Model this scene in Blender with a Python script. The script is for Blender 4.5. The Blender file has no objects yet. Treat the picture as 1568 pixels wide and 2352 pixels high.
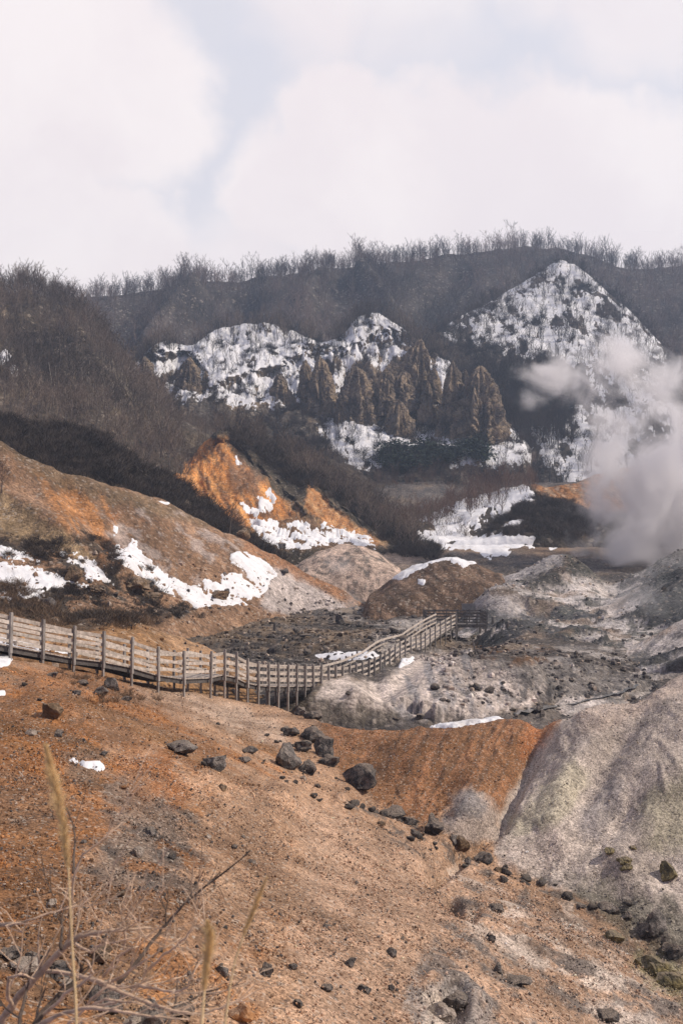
import bpy, math, random
import numpy as np
from mathutils import Vector, Matrix

rnd = random.Random(7)
rng = np.random.default_rng(7)
SC = bpy.context.scene
COL = SC.collection
R = math.radians

# ------------------------------------------------------------------ camera
F = 2288.0                      # focal length in reference units (picture 1568 x 2352)
CX, CY = 784.0, 1176.0
TH = math.atan(98 / 2288.0)     # camera looks up a little; eye level is at 1274
cam = bpy.data.cameras.new('camera')
co = bpy.data.objects.new('camera', cam)
COL.objects.link(co)
co.location = (0, 0, 0)
co.rotation_euler = (math.pi / 2 + TH, 0, 0)
cam.sensor_fit = 'VERTICAL'
cam.sensor_height = 36.0
cam.lens = 36.0 * F / 2352
cam.clip_start = 0.1
cam.clip_end = 20000
cam.dof.use_dof = True
cam.dof.focus_distance = 30
cam.dof.aperture_fstop = 8
SC.camera = co

# ------------------------------------------------------------------ sun, sky, exposure
SUN_EL, SUN_AZ = R(43), R(98)    # azimuth measured clockwise from the view direction (+Y)
sun = bpy.data.lights.new('sun', 'SUN')
sun.energy = 3.3
sun.angle = R(1.2)
sun.color = (1.0, 0.88, 0.74)
so = bpy.data.objects.new('sun', sun)
COL.objects.link(so)
sd = Vector((math.sin(SUN_AZ) * math.cos(SUN_EL), math.cos(SUN_AZ) * math.cos(SUN_EL), math.sin(SUN_EL)))
so.rotation_euler = sd.to_track_quat('Z', 'Y').to_euler()
so.location = (60, 0, 80)

SC.view_settings.view_transform = 'Standard'
SC.view_settings.look = 'None'
SC.view_settings.exposure = 0.30
SC.view_settings.gamma = 1.0
SC.cycles.max_bounces = 7
SC.cycles.diffuse_bounces = 2
SC.cycles.transparent_max_bounces = 8
SC.cycles.volume_bounces = 6
SC.cycles.volume_step_rate = 1.0
SC.cycles.volume_max_steps = 64
SC.cycles.use_denoising = True


def ray_dir(px, py):
    t = (CY - py) / F
    s = (px - CX) / F
    v = Vector((s, math.cos(TH) - t * math.sin(TH), math.sin(TH) + t * math.cos(TH)))
    return v.normalized()


class NT:
    """tiny helper to write node trees"""
    def __init__(s, tree):
        s.t = tree
        s.n = tree.nodes
        s.l = tree.links

    def node(s, typ, ins=None, **props):
        n = s.n.new(typ)
        for k, v in props.items():
            setattr(n, k, v)
        for k, v in (ins or {}).items():
            s.put(n.inputs[k], v)
        return n

    def put(s, sock, v):
        if isinstance(v, bpy.types.NodeSocket):
            s.l.new(v, sock)
        elif isinstance(v, bpy.types.Node):
            s.l.new(v.outputs[0], sock)
        else:
            sock.default_value = v

    def math(s, op, a, b=None, c=None, clamp=False):
        n = s.n.new('ShaderNodeMath')
        n.operation = op
        n.use_clamp = clamp
        for i, v in enumerate((a, b, c)):
            if v is not None:
                s.put(n.inputs[i], v)
        return n.outputs[0]

    def vmath(s, op, a, b=None, out=0, scale=None):
        n = s.n.new('ShaderNodeVectorMath')
        n.operation = op
        s.put(n.inputs[0], a)
        if b is not None:
            s.put(n.inputs[1], b)
        if scale is not None:
            s.put(n.inputs['Scale'], scale)
        return n.outputs[out]

    def mix(s, f, a, b, blend='MIX'):
        n = s.n.new('ShaderNodeMix')
        n.data_type = 'RGBA'
        n.blend_type = blend
        s.put(n.inputs[0], f)
        s.put(n.inputs[6], a)
        s.put(n.inputs[7], b)
        return n.outputs[2]

    def smooth(s, v, a, b, lo=0.0, hi=1.0):
        n = s.n.new('ShaderNodeMapRange')
        n.interpolation_type = 'SMOOTHSTEP'
        s.put(n.inputs[0], v)
        s.put(n.inputs[1], a)
        s.put(n.inputs[2], b)
        s.put(n.inputs[3], lo)
        s.put(n.inputs[4], hi)
        return n.outputs[0]

    def noise(s, vec, scale, detail=4, rough=0.5, dist=0.0, out=0):
        n = s.n.new('ShaderNodeTexNoise')
        s.put(n.inputs['Vector'], vec)
        n.inputs['Scale'].default_value = scale
        n.inputs['Detail'].default_value = detail
        n.inputs['Roughness'].default_value = rough
        n.inputs['Distortion'].default_value = dist
        return n.outputs[out]


def build_world():
    w = bpy.data.worlds.new('World')
    SC.world = w
    w.use_nodes = True
    t = w.node_tree
    t.nodes.clear()
    N = NT(t)
    out = N.node('ShaderNodeOutputWorld')
    bg = N.node('ShaderNodeBackground')
    sky = N.node('ShaderNodeTexSky')
    sky.sky_type = 'NISHITA'
    sky.sun_disc = False
    sky.sun_elevation = SUN_EL
    sky.sun_rotation = SUN_AZ
    sky.air_density = 1.2
    sky.dust_density = 1.5
    tc = N.node('ShaderNodeTexCoord')
    d = tc.outputs['Generated']
    # billowy distortion of the direction, so that cloud borders are ragged
    n1 = N.noise(d, 5.0, 7, 0.52, out=1)
    off = N.vmath('SUBTRACT', n1, (0.5, 0.5, 0.5))
    dd = N.vmath('ADD', d, N.vmath('SCALE', off, scale=0.17))
    n2 = N.noise(d, 22.0, 6, 0.55, out=1)
    dd = N.vmath('ADD', dd, N.vmath('SCALE', N.vmath('SUBTRACT', n2, (0.5, 0.5, 0.5)), scale=0.06))
    dd = N.vmath('NORMALIZE', dd)

    # cloud banks: (px, py, radius px, softness px, weight)
    blobs = [(170, 170, 225, 60, 1.0), (-60, 90, 260, 60, 1.0), (320, 240, 130, 45, 1.0), (40, 560, 225, 40, 1.0), (260, 640, 235, 45, 1.0),
             (830, 400, 235, 40, 1.0), (680, 430, 165, 45, 1.0), (1060, 400, 200, 40, .95), (1330, 520, 255, 40, .95),
             (1560, 540, 240, 50, .9), (950, 640, 300, 120, 1.0), (560, 640, 170, 100, .9), (1250, 660, 250, 120, .9),
             (760, -10, 150, 90, .85), (1000, -80, 180, 120, .7), (1500, 40, 130, 70, .8), (1330, -30, 110, 60, .7), (30, 350, 60, 30, .5)]
    acc = None
    for (x, y, r, s, wt) in blobs:
        c = ray_dir(x, y)
        dist = N.vmath('DISTANCE', dd, tuple(c), out=1)
        m = N.smooth(dist, (r + s) / F, max(5, r - s) / F, 0.0, wt)
        acc = m if acc is None else N.math('MAXIMUM', acc, m)
    # elsewhere in the sky: broken cloud from noise
    far = N.noise(d, 2.6, 6, 0.55)
    farm = N.smooth(far, 0.46, 0.62, 0.0, 0.75)
    fwd = N.vmath('DOT_PRODUCT', d, tuple(ray_dir(784, 250)), out=1)
    behind = N.smooth(fwd, 0.86, 0.78, 0.0, 1.0)
    acc = N.math('MAXIMUM', acc, N.math('MULTIPLY', farm, behind))
    # soft inner shading of the clouds
    sh = N.noise(dd, 6.0, 5, 0.55)
    cw = N.mix(N.smooth(sh, 0.35, 0.68), (0.79, 0.715, 0.72, 1), (0.85, 0.78, 0.77, 1))
    gap = N.mix(N.smooth(N.noise(d, 4.0, 5, 0.6), 0.3, 0.72), (0.725, 0.705, 0.755, 1), (0.775, 0.735, 0.755, 1))
    skyc = N.mix(1.0, sky.outputs[0], (0.1, 0.1, 0.1, 1), 'MULTIPLY')
    skyc = N.mix(0.82, skyc, gap)
    colr = N.mix(acc, skyc, cw)
    # sky colour dimmed away from the view direction to lower the ambient fill
    sep = N.node('ShaderNodeSeparateXYZ', {0: d})
    glow = N.smooth(fwd, -0.3, 0.85, 0.28, 1.0)
    colr = N.mix(1.0, colr, N.node('ShaderNodeCombineXYZ', {0: glow, 1: glow, 2: N.math('POWER', glow, 0.75)}).outputs[0], 'MULTIPLY')
    N.put(bg.inputs[0], colr)
    bg.inputs[1].default_value = 1.0
    N.l.new(bg.outputs[0], out.inputs[0])


build_world()


# ------------------------------------------------------------------ geometry helpers
def world_z(d, py):
    t = (CY - np.asarray(py, float)) / F
    return d * (math.sin(TH) + t * math.cos(TH)) / (math.cos(TH) - t * math.sin(TH))


def world_x(px, d, z):
    return (np.asarray(px, float) - CX) / F * (d * math.cos(TH) + z * math.sin(TH))


def at(px, py, d):
    z = float(world_z(d, py))
    return Vector((float(world_x(px, d, z)), d, z))


def project(X, Y, Z):
    w = Y * math.cos(TH) + Z * math.sin(TH)
    w = np.where(w < 0.05, 0.05, w)
    return CX + F * X / w, CY - F * (Z * math.cos(TH) - Y * math.sin(TH)) / w


_perm = np.random.default_rng(3).permutation(256)
_perm = np.concatenate([_perm, _perm]).astype(np.int32)
_grad = np.array([[1, 1, 0], [-1, 1, 0], [1, -1, 0], [-1, -1, 0], [1, 0, 1], [-1, 0, 1], [1, 0, -1], [-1, 0, -1],
                  [0, 1, 1], [0, -1, 1], [0, 1, -1], [0, -1, -1], [1, 1, 0], [-1, 1, 0], [0, -1, 1], [0, -1, -1]], float)


def pn(x, y, z=0.0):
    x = np.asarray(x, float)
    y = np.asarray(y, float)
    z = np.asarray(z, float) + np.zeros_like(x)
    xi = np.floor(x).astype(np.int64)
    yi = np.floor(y).astype(np.int64)
    zi = np.floor(z).astype(np.int64)
    xf, yf, zf = x - xi, y - yi, z - zi
    u, v, w = (q * q * q * (q * (q * 6 - 15) + 10) for q in (xf, yf, zf))
    xi &= 255
    yi &= 255
    zi &= 255

    def g(a, b, c):
        h = _perm[_perm[_perm[(xi + a) & 255] + ((yi + b) & 255)] + ((zi + c) & 255)] & 15
        gr = _grad[h]
        return gr[..., 0] * (xf - a) + gr[..., 1] * (yf - b) + gr[..., 2] * (zf - c)

    def L(a, b, t):
        return a + t * (b - a)
    return L(L(L(g(0, 0, 0), g(1, 0, 0), u), L(g(0, 1, 0), g(1, 1, 0), u), v),
             L(L(g(0, 0, 1), g(1, 0, 1), u), L(g(0, 1, 1), g(1, 1, 1), u), v), w)


def fbm(x, y, z=0.0, o=4, gain=0.5, ridged=False):
    a, f, s = 1.0, 1.0, 0.0
    for k in range(o):
        n = pn(x * f + 17.3 * k, y * f - 9.1 * k, np.asarray(z) * f + 5.7 * k)
        s = s + a * ((1 - 2 * np.abs(n)) if ridged else n)
        a *= gain
        f *= 2.03
    return s


def smoothstep(a, b, x):
    t = np.clip((x - a) / (b - a), 0, 1)
    return t * t * (3 - 2 * t)


def gsmooth(A, sig, axis):
    if sig <= 0.3:
        return A
    r = int(sig * 3) + 1
    k = np.exp(-0.5 * (np.arange(-r, r + 1) / sig) ** 2)
    k /= k.sum()
    pad = [(0, 0), (0, 0)]
    pad[axis] = (r, r)
    P = np.pad(A, pad, mode='edge')
    out = np.zeros_like(A)
    n = A.shape[axis]
    for i, kk in enumerate(k):
        sl = [slice(None), slice(None)]
        sl[axis] = slice(i, i + n)
        out += kk * P[tuple(sl)]
    return out


def mesh_obj(name, verts, faces, mat, parent=None, smooth=True, nside=None):
    """verts (N,3) array, faces list or (M,k) array"""
    me = bpy.data.meshes.new(name)
    V = np.asarray(verts, dtype=np.float32)
    if isinstance(faces, np.ndarray):
        k = faces.shape[1]
        me.vertices.add(len(V))
        me.vertices.foreach_set('co', V.ravel())
        me.loops.add(faces.size)
        me.loops.foreach_set('vertex_index', faces.ravel().astype(np.int32))
        me.polygons.add(len(faces))
        me.polygons.foreach_set('loop_start', np.arange(0, faces.size, k, dtype=np.int32))
        me.polygons.foreach_set('loop_total', np.full(len(faces), k, dtype=np.int32))
        me.update(calc_edges=True)
    else:
        me.from_pydata([tuple(v) for v in V], [], faces)
        me.update()
    me.validate()
    me.polygons.foreach_set('use_smooth', np.full(len(me.polygons), smooth, dtype=bool))
    if mat is not None:
        me.materials.append(mat)
    o = bpy.data.objects.new(name, me)
    COL.objects.link(o)
    if parent is not None:
        o.parent = parent
    return o


def tag(o, label=None, cat=None, group=None, kind=None):
    if label:
        o['label'] = label
    if cat:
        o['category'] = cat
    if group:
        o['group'] = group
    if kind:
        o['kind'] = kind
    return o


def empty(name, loc):
    o = bpy.data.objects.new(name, None)
    o.location = loc
    o.empty_display_size = 0.2
    COL.objects.link(o)
    return o


class MB:
    """collects tubes, boxes and triangles into one mesh"""
    def __init__(s):
        s.v, s.f = [], []

    def tube(s, pts, rad, n=4, cap=False):
        pts = [Vector(p) for p in pts]
        b = len(s.v)
        up = Vector((0.31, 0.2, 0.93))
        for i, p in enumerate(pts):
            t = (pts[min(i + 1, len(pts) - 1)] - pts[max(i - 1, 0)])
            if t.length < 1e-9:
                t = Vector((0, 0, 1))
            t.normalize()
            a = t.cross(up)
            if a.length < 0.1:
                a = t.cross(Vector((1, 0, 0)))
            a.normalize()
            c = t.cross(a)
            for k in range(n):
                an = 2 * math.pi * k / n
                s.v.append(p + (a * math.cos(an) + c * math.sin(an)) * rad[i])
        for i in range(len(pts) - 1):
            for k in range(n):
                a0, a1 = b + i * n + k, b + i * n + (k + 1) % n
                b0, b1 = a0 + n, a1 + n
                s.f.append((a0, a1, b1))
                s.f.append((a0, b1, b0))
        if cap:
            e = b + (len(pts) - 1) * n
            for k in range(1, n - 1):
                s.f.append((e, e + k, e + k + 1))
                s.f.append((b, b + k + 1, b + k))

    def blade(s, p0, p1, w, side):
        b = len(s.v)
        s.v += [p0 - side * w, p0 + side * w, p1]
        s.f.append((b, b + 1, b + 2))

    def box(s, c, ax, ay, az):
        """centre and three half-extent vectors"""
        b = len(s.v)
        for k in (-1, 1):
            for j in (-1, 1):
                for i in (-1, 1):
                    s.v.append(c + ax * i + ay * j + az * k)
        for q in ((0, 2, 3, 1), (4, 5, 7, 6), (0, 1, 5, 4), (2, 6, 7, 3), (0, 4, 6, 2), (1, 3, 7, 5)):
            s.f.append(tuple(b + i for i in q))

    def arr(s):
        return np.array([tuple(v) for v in s.v], float), np.array(s.f, int)

    def build(s, name, mat, parent=None, smooth=False):
        return mesh_obj(name, np.array([tuple(v) for v in s.v]), s.f, mat, parent, smooth)


# ------------------------------------------------------------------ materials
def new_mat(name):
    m = bpy.data.materials.new(name)
    m.use_nodes = True
    m.node_tree.nodes.clear()
    N = NT(m.node_tree)
    out = N.node('ShaderNodeOutputMaterial')
    b = N.node('ShaderNodeBsdfPrincipled')
    N.l.new(b.outputs[0], out.inputs[0])
    b.inputs['Roughness'].default_value = 0.95
    b.inputs['Specular IOR Level'].default_value = 0.15
    return m, N, b


def ground_mat(name, s_big, s_mid, s_fine, bump, grain=0.5, detail_amp=0.35):
    """mineral soil: vertex colour broken up by noise at three sizes, single grains tinted by a cell pattern"""
    m, N, b = new_mat(name)
    at_ = N.node('ShaderNodeAttribute')
    at_.attribute_name = 'soil'
    c = at_.outputs['Color']
    tc = N.node('ShaderNodeTexCoord').outputs['Object']
    nb = N.noise(tc, s_big, 5, 0.6)
    nm = N.noise(tc, s_mid, 6, 0.65)
    nf = N.noise(tc, s_fine, 4, 0.7)
    vor = N.node('ShaderNodeTexVoronoi')
    N.put(vor.inputs['Vector'], tc)
    vor.inputs['Scale'].default_value = s_fine * 0.8
    vorc = N.node('ShaderNodeSeparateColor', {0: vor.outputs['Color']})
    v1 = N.smooth(nb, 0.3, 0.7, 1 - detail_amp, 1 + detail_amp)
    v2 = N.smooth(nm, 0.3, 0.7, 1 - detail_amp * 0.8, 1 + detail_amp * 0.8)
    v3 = N.math('ADD', N.math('MULTIPLY', N.math('SUBTRACT', vorc.outputs[0], 0.5), grain), 1.0)
    v4 = N.smooth(nf, 0.25, 0.75, 1 - grain * 0.6, 1 + grain * 0.6)
    v = N.math('MULTIPLY', N.math('MULTIPLY', v1, v2), N.math('MULTIPLY', v3, v4))
    # now and then a pale or a dark stone chip
    pale = N.smooth(vorc.outputs[1], 0.90, 0.96)
    dark = N.smooth(vorc.outputs[2], 0.90, 0.96)
    vv = N.node('ShaderNodeCombineXYZ', {0: v, 1: v, 2: v}).outputs[0]
    cc = N.mix(1.0, c, vv, 'MULTIPLY')
    cc = N.mix(N.math('MULTIPLY', pale, grain * 0.7), cc, (0.52, 0.45, 0.38, 1))
    cc = N.mix(N.math('MULTIPLY', dark, grain * 0.7), cc, (0.07, 0.065, 0.065, 1))
    N.put(b.inputs['Base Color'], cc)
    h = N.math('ADD', N.math('MULTIPLY', nm, 0.40 / s_mid), N.math('MULTIPLY', nf, 1.0 / s_fine))
    h = N.math('ADD', h, N.math('MULTIPLY', vor.outputs['Distance'], -0.5 / s_fine))
    bp = N.node('ShaderNodeBump', {'Height': h})
    bp.inputs['Strength'].default_value = bump
    bp.inputs['Distance'].default_value = 1.0
    N.put(b.inputs['Normal'], bp.outputs[0])
    return m


M_NEAR = ground_mat('near_soil', 0.35, 2.2, 26.0, 0.75, 0.75, 0.22)
M_MID = ground_mat('mid_soil', 0.12, 0.9, 5.0, 0.8, 0.55, 0.33)
M_FAR = ground_mat('far_soil', 0.03, 0.25, 1.4, 0.8, 0.5, 0.35)


def simple_mat(name, col, scale=8.0, amp=0.3, bump=0.3, rough=0.9, stretch=None, spec=0.2):
    m, N, b = new_mat(name)
    tc = N.node('ShaderNodeTexCoord').outputs['Object']
    if stretch:
        mp = N.node('ShaderNodeMapping', {0: tc})
        mp.inputs['Scale'].default_value = stretch
        tc = mp.outputs[0]
    n = N.noise(tc, scale, 6, 0.65)
    oi = N.node('ShaderNodeObjectInfo').outputs['Random']
    v = N.smooth(n, 0.28, 0.72, 1 - amp, 1 + amp)
    v = N.math('MULTIPLY', v, N.math('ADD', N.math('MULTIPLY', oi, 0.3), 0.85))
    c = N.mix(1.0, tuple(col) + (1,), N.node('ShaderNodeCombineXYZ', {0: v, 1: v, 2: v}).outputs[0], 'MULTIPLY')
    N.put(b.inputs['Base Color'], c)
    bp = N.node('ShaderNodeBump', {'Height': n})
    bp.inputs['Strength'].default_value = bump
    bp.inputs['Distance'].default_value = 1.0 / scale
    N.put(b.inputs['Normal'], bp.outputs[0])
    b.inputs['Roughness'].default_value = rough
    b.inputs['Specular IOR Level'].default_value = spec
    return m


def rock_mat(name, col, col2, scale=3.0, bump=0.7, spec=0.25, dust=0.6):
    """volcanic rock: two tones in patches, pitted surface, lichen-like pale crust"""
    m, N, b = new_mat(name)
    tc = N.node('ShaderNodeTexCoord').outputs['Object']
    n = N.noise(tc, scale, 7, 0.65, 0.4)
    n2 = N.noise(tc, scale * 6, 5, 0.7)
    v = N.node('ShaderNodeTexVoronoi')
    v.feature = 'DISTANCE_TO_EDGE'
    N.put(v.inputs['Vector'], tc)
    v.inputs['Scale'].default_value = scale * 1.7
    c = N.mix(N.smooth(n, 0.38, 0.66), tuple(col) + (1,), tuple(col2) + (1,))
    k = N.smooth(n2, 0.25, 0.75, 0.6, 1.4)
    c = N.mix(1.0, c, N.node('ShaderNodeCombineXYZ', {0: k, 1: k, 2: k}).outputs[0], 'MULTIPLY')
    # dust and grit settled on faces that look up
    nz = N.node('ShaderNodeSeparateXYZ', {0: N.node('ShaderNodeNewGeometry').outputs['Normal']}).outputs[2]
    dust_ = N.math('MULTIPLY', N.smooth(N.math('ADD', nz, N.math('MULTIPLY', N.math('SUBTRACT', n2, 0.5), 1.6)), 0.55, 1.05), dust)
    c = N.mix(dust_, c, (0.30, 0.235, 0.18, 1))
    N.put(b.inputs['Base Color'], c)
    h = N.math('ADD', N.math('MULTIPLY', n, 1.0), N.math('MULTIPLY', n2, 0.3))
    h = N.math('ADD', h, N.math('MULTIPLY', N.smooth(v.outputs[0], 0.0, 0.12), 0.15))
    bp = N.node('ShaderNodeBump', {'Height': h})
    bp.inputs['Strength'].default_value = bump
    bp.inputs['Distance'].default_value = 0.5 / scale
    N.put(b.inputs['Normal'], bp.outputs[0])
    b.inputs['Specular IOR Level'].default_value = spec
    b.inputs['Roughness'].default_value = 0.85
    return m


M_SNOW, _N, _b = new_mat('snow_surface')
_tc = _N.node('ShaderNodeTexCoord').outputs['Object']
_n = _N.noise(_tc, 1.2, 7, 0.6)
_n3 = _N.noise(_tc, 0.5, 8, 0.7)
_c = _N.mix(_N.smooth(_n, 0.3, 0.7), (0.66, 0.67, 0.70, 1), (0.81, 0.81, 0.83, 1))
_N.put(_b.inputs['Base Color'], _N.mix(_N.smooth(_n3, 0.52, 0.72, 0.0, 0.75), _c, (0.46, 0.42, 0.385, 1)))
_bp = _N.node('ShaderNodeBump', {'Height': _n})
_bp.inputs['Strength'].default_value = 0.5
_bp.inputs['Distance'].default_value = 0.3
_N.put(_b.inputs['Normal'], _bp.outputs[0])
_b.inputs['Roughness'].default_value = 0.7

M_DARKROCK = rock_mat('dark_volcanic_rock', (0.035, 0.036, 0.04), (0.19, 0.165, 0.15), 5.0, 1.0)
M_GREYROCK = rock_mat('grey_rock', (0.08, 0.075, 0.072), (0.27, 0.24, 0.22), 5.0, 1.0)
M_PALEROCK = rock_mat('pale_rock', (0.30, 0.25, 0.205), (0.50, 0.43, 0.37), 8.0, 1.0)
M_ORANGEROCK = rock_mat('orange_rock', (0.33, 0.15, 0.06), (0.52, 0.28, 0.13), 3.0)
M_BROWNROCK = rock_mat('brown_rock', (0.10, 0.07, 0.045), (0.26, 0.17, 0.10), 1.2)
M_CLIFFROCK = rock_mat('cliff_rock', (0.15, 0.12, 0.095), (0.43, 0.325, 0.22), 0.22, 1.0, dust=0.3)
M_SULPHUR = rock_mat('sulphur_rock', (0.085, 0.08, 0.055), (0.33, 0.27, 0.13), 3.0, 1.0)
M_WOOD = simple_mat('weathered_timber', (0.47, 0.41, 0.36), 5.0, 0.35, 0.4, stretch=(1, 1, 1))
M_WOODPOST = simple_mat('weathered_post_timber', (0.30, 0.275, 0.255), 5.0, 0.35, 0.4, stretch=(2, 2, 0.5))
M_WOODDARK = simple_mat('dark_timber', (0.12, 0.11, 0.105), 5.0, 0.3, 0.4)
M_BARK = simple_mat('grey_bark', (0.125, 0.105, 0.095), 3.0, 0.3, 0.2)
M_BARKPALE = simple_mat('birch_bark', (0.40, 0.36, 0.31), 3.0, 0.25, 0.2)
M_TWIG = simple_mat('brown_twigs', (0.15, 0.11, 0.08), 0.05, 0.7, 0.0)
M_TWIG2 = simple_mat('grey_twigs', (0.10, 0.076, 0.067), 0.035, 0.75, 0.0)
M_TWIGRED = simple_mat('reddish_twigs', (0.16, 0.10, 0.075), 0.2, 0.4, 0.0)
def twig_mat(name, dark, light, scale):
    m, N, b = new_mat(name)
    tc = N.node('ShaderNodeTexCoord').outputs['Object']
    n = N.noise(tc, scale, 5, 0.62, 0.5)
    n2 = N.noise(tc, scale * 7, 3, 0.6)
    f = N.math('ADD', N.math('MULTIPLY', n, 0.75), N.math('MULTIPLY', n2, 0.25))
    N.put(b.inputs['Base Color'], N.mix(N.smooth(f, 0.40, 0.60), tuple(dark) + (1,), tuple(light) + (1,)))
    return m


M_TWIG = twig_mat('brown_twigs', (0.075, 0.062, 0.054), (0.215, 0.165, 0.13), 0.035)
M_TWIG2 = twig_mat('grey_twigs', (0.045, 0.044, 0.050), (0.22, 0.165, 0.145), 0.018)
M_TWIGDARK = twig_mat('dark_twigs', (0.03, 0.027, 0.028), (0.085, 0.066, 0.058), 0.03)
M_BARKDARK = simple_mat('dark_bark', (0.045, 0.04, 0.038), 3.0, 0.3, 0.2)
M_BRUSH = simple_mat('dark_brush', (0.075, 0.06, 0.05), 0.25, 0.5, 0.0)
M_EVERGREEN = simple_mat('evergreen_leaves', (0.030, 0.045, 0.032), 0.3, 0.5, 0.0)
M_SHRUB = simple_mat('bleached_shrub_bark', (0.58, 0.42, 0.30), 30.0, 0.3, 0.3, stretch=(1, 1, 1))
M_SHRUBDARK = simple_mat('dark_shrub_bark', (0.10, 0.075, 0.06), 30.0, 0.3, 0.3)
M_PLUME = simple_mat('dry_grass', (0.85, 0.62, 0.33), 30.0, 0.2, 0.0)
M_DRYBRUSH = simple_mat('dry_reddish_brush', (0.17, 0.115, 0.075), 2.0, 0.4, 0.0)


# ------------------------------------------------------------------ terrain sheets
def poly_sd(PX, PY, pts):
    """signed distance in picture units, positive inside"""
    P = np.array(pts, float)
    n = len(P)
    d = np.full(PX.shape, 1e18)
    inside = np.zeros(PX.shape, bool)
    for i in range(n):
        x0, y0 = P[i]
        x1, y1 = P[(i + 1) % n]
        ex, ey = x1 - x0, y1 - y0
        t = np.clip(((PX - x0) * ex + (PY - y0) * ey) / (ex * ex + ey * ey + 1e-9), 0, 1)
        d = np.minimum(d, (PX - x0 - t * ex) ** 2 + (PY - y0 - t * ey) ** 2)
        if y0 != y1:
            c = ((y0 > PY) != (y1 > PY)) & (PX < (x1 - x0) * (PY - y0) / (y1 - y0) + x0)
            inside ^= c
    d = np.sqrt(d)
    return np.where(inside, d, -d)


def line_d(PX, PY, pts):
    d = np.full(PX.shape, 1e18)
    for (x0, y0), (x1, y1) in zip(pts[:-1], pts[1:]):
        ex, ey = x1 - x0, y1 - y0
        t = np.clip(((PX - x0) * ex + (PY - y0) * ey) / (ex * ex + ey * ey + 1e-9), 0, 1)
        d = np.minimum(d, (PX - x0 - t * ex) ** 2 + (PY - y0 - t * ey) ** 2)
    return np.sqrt(d)


SHEETS = {}


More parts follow.
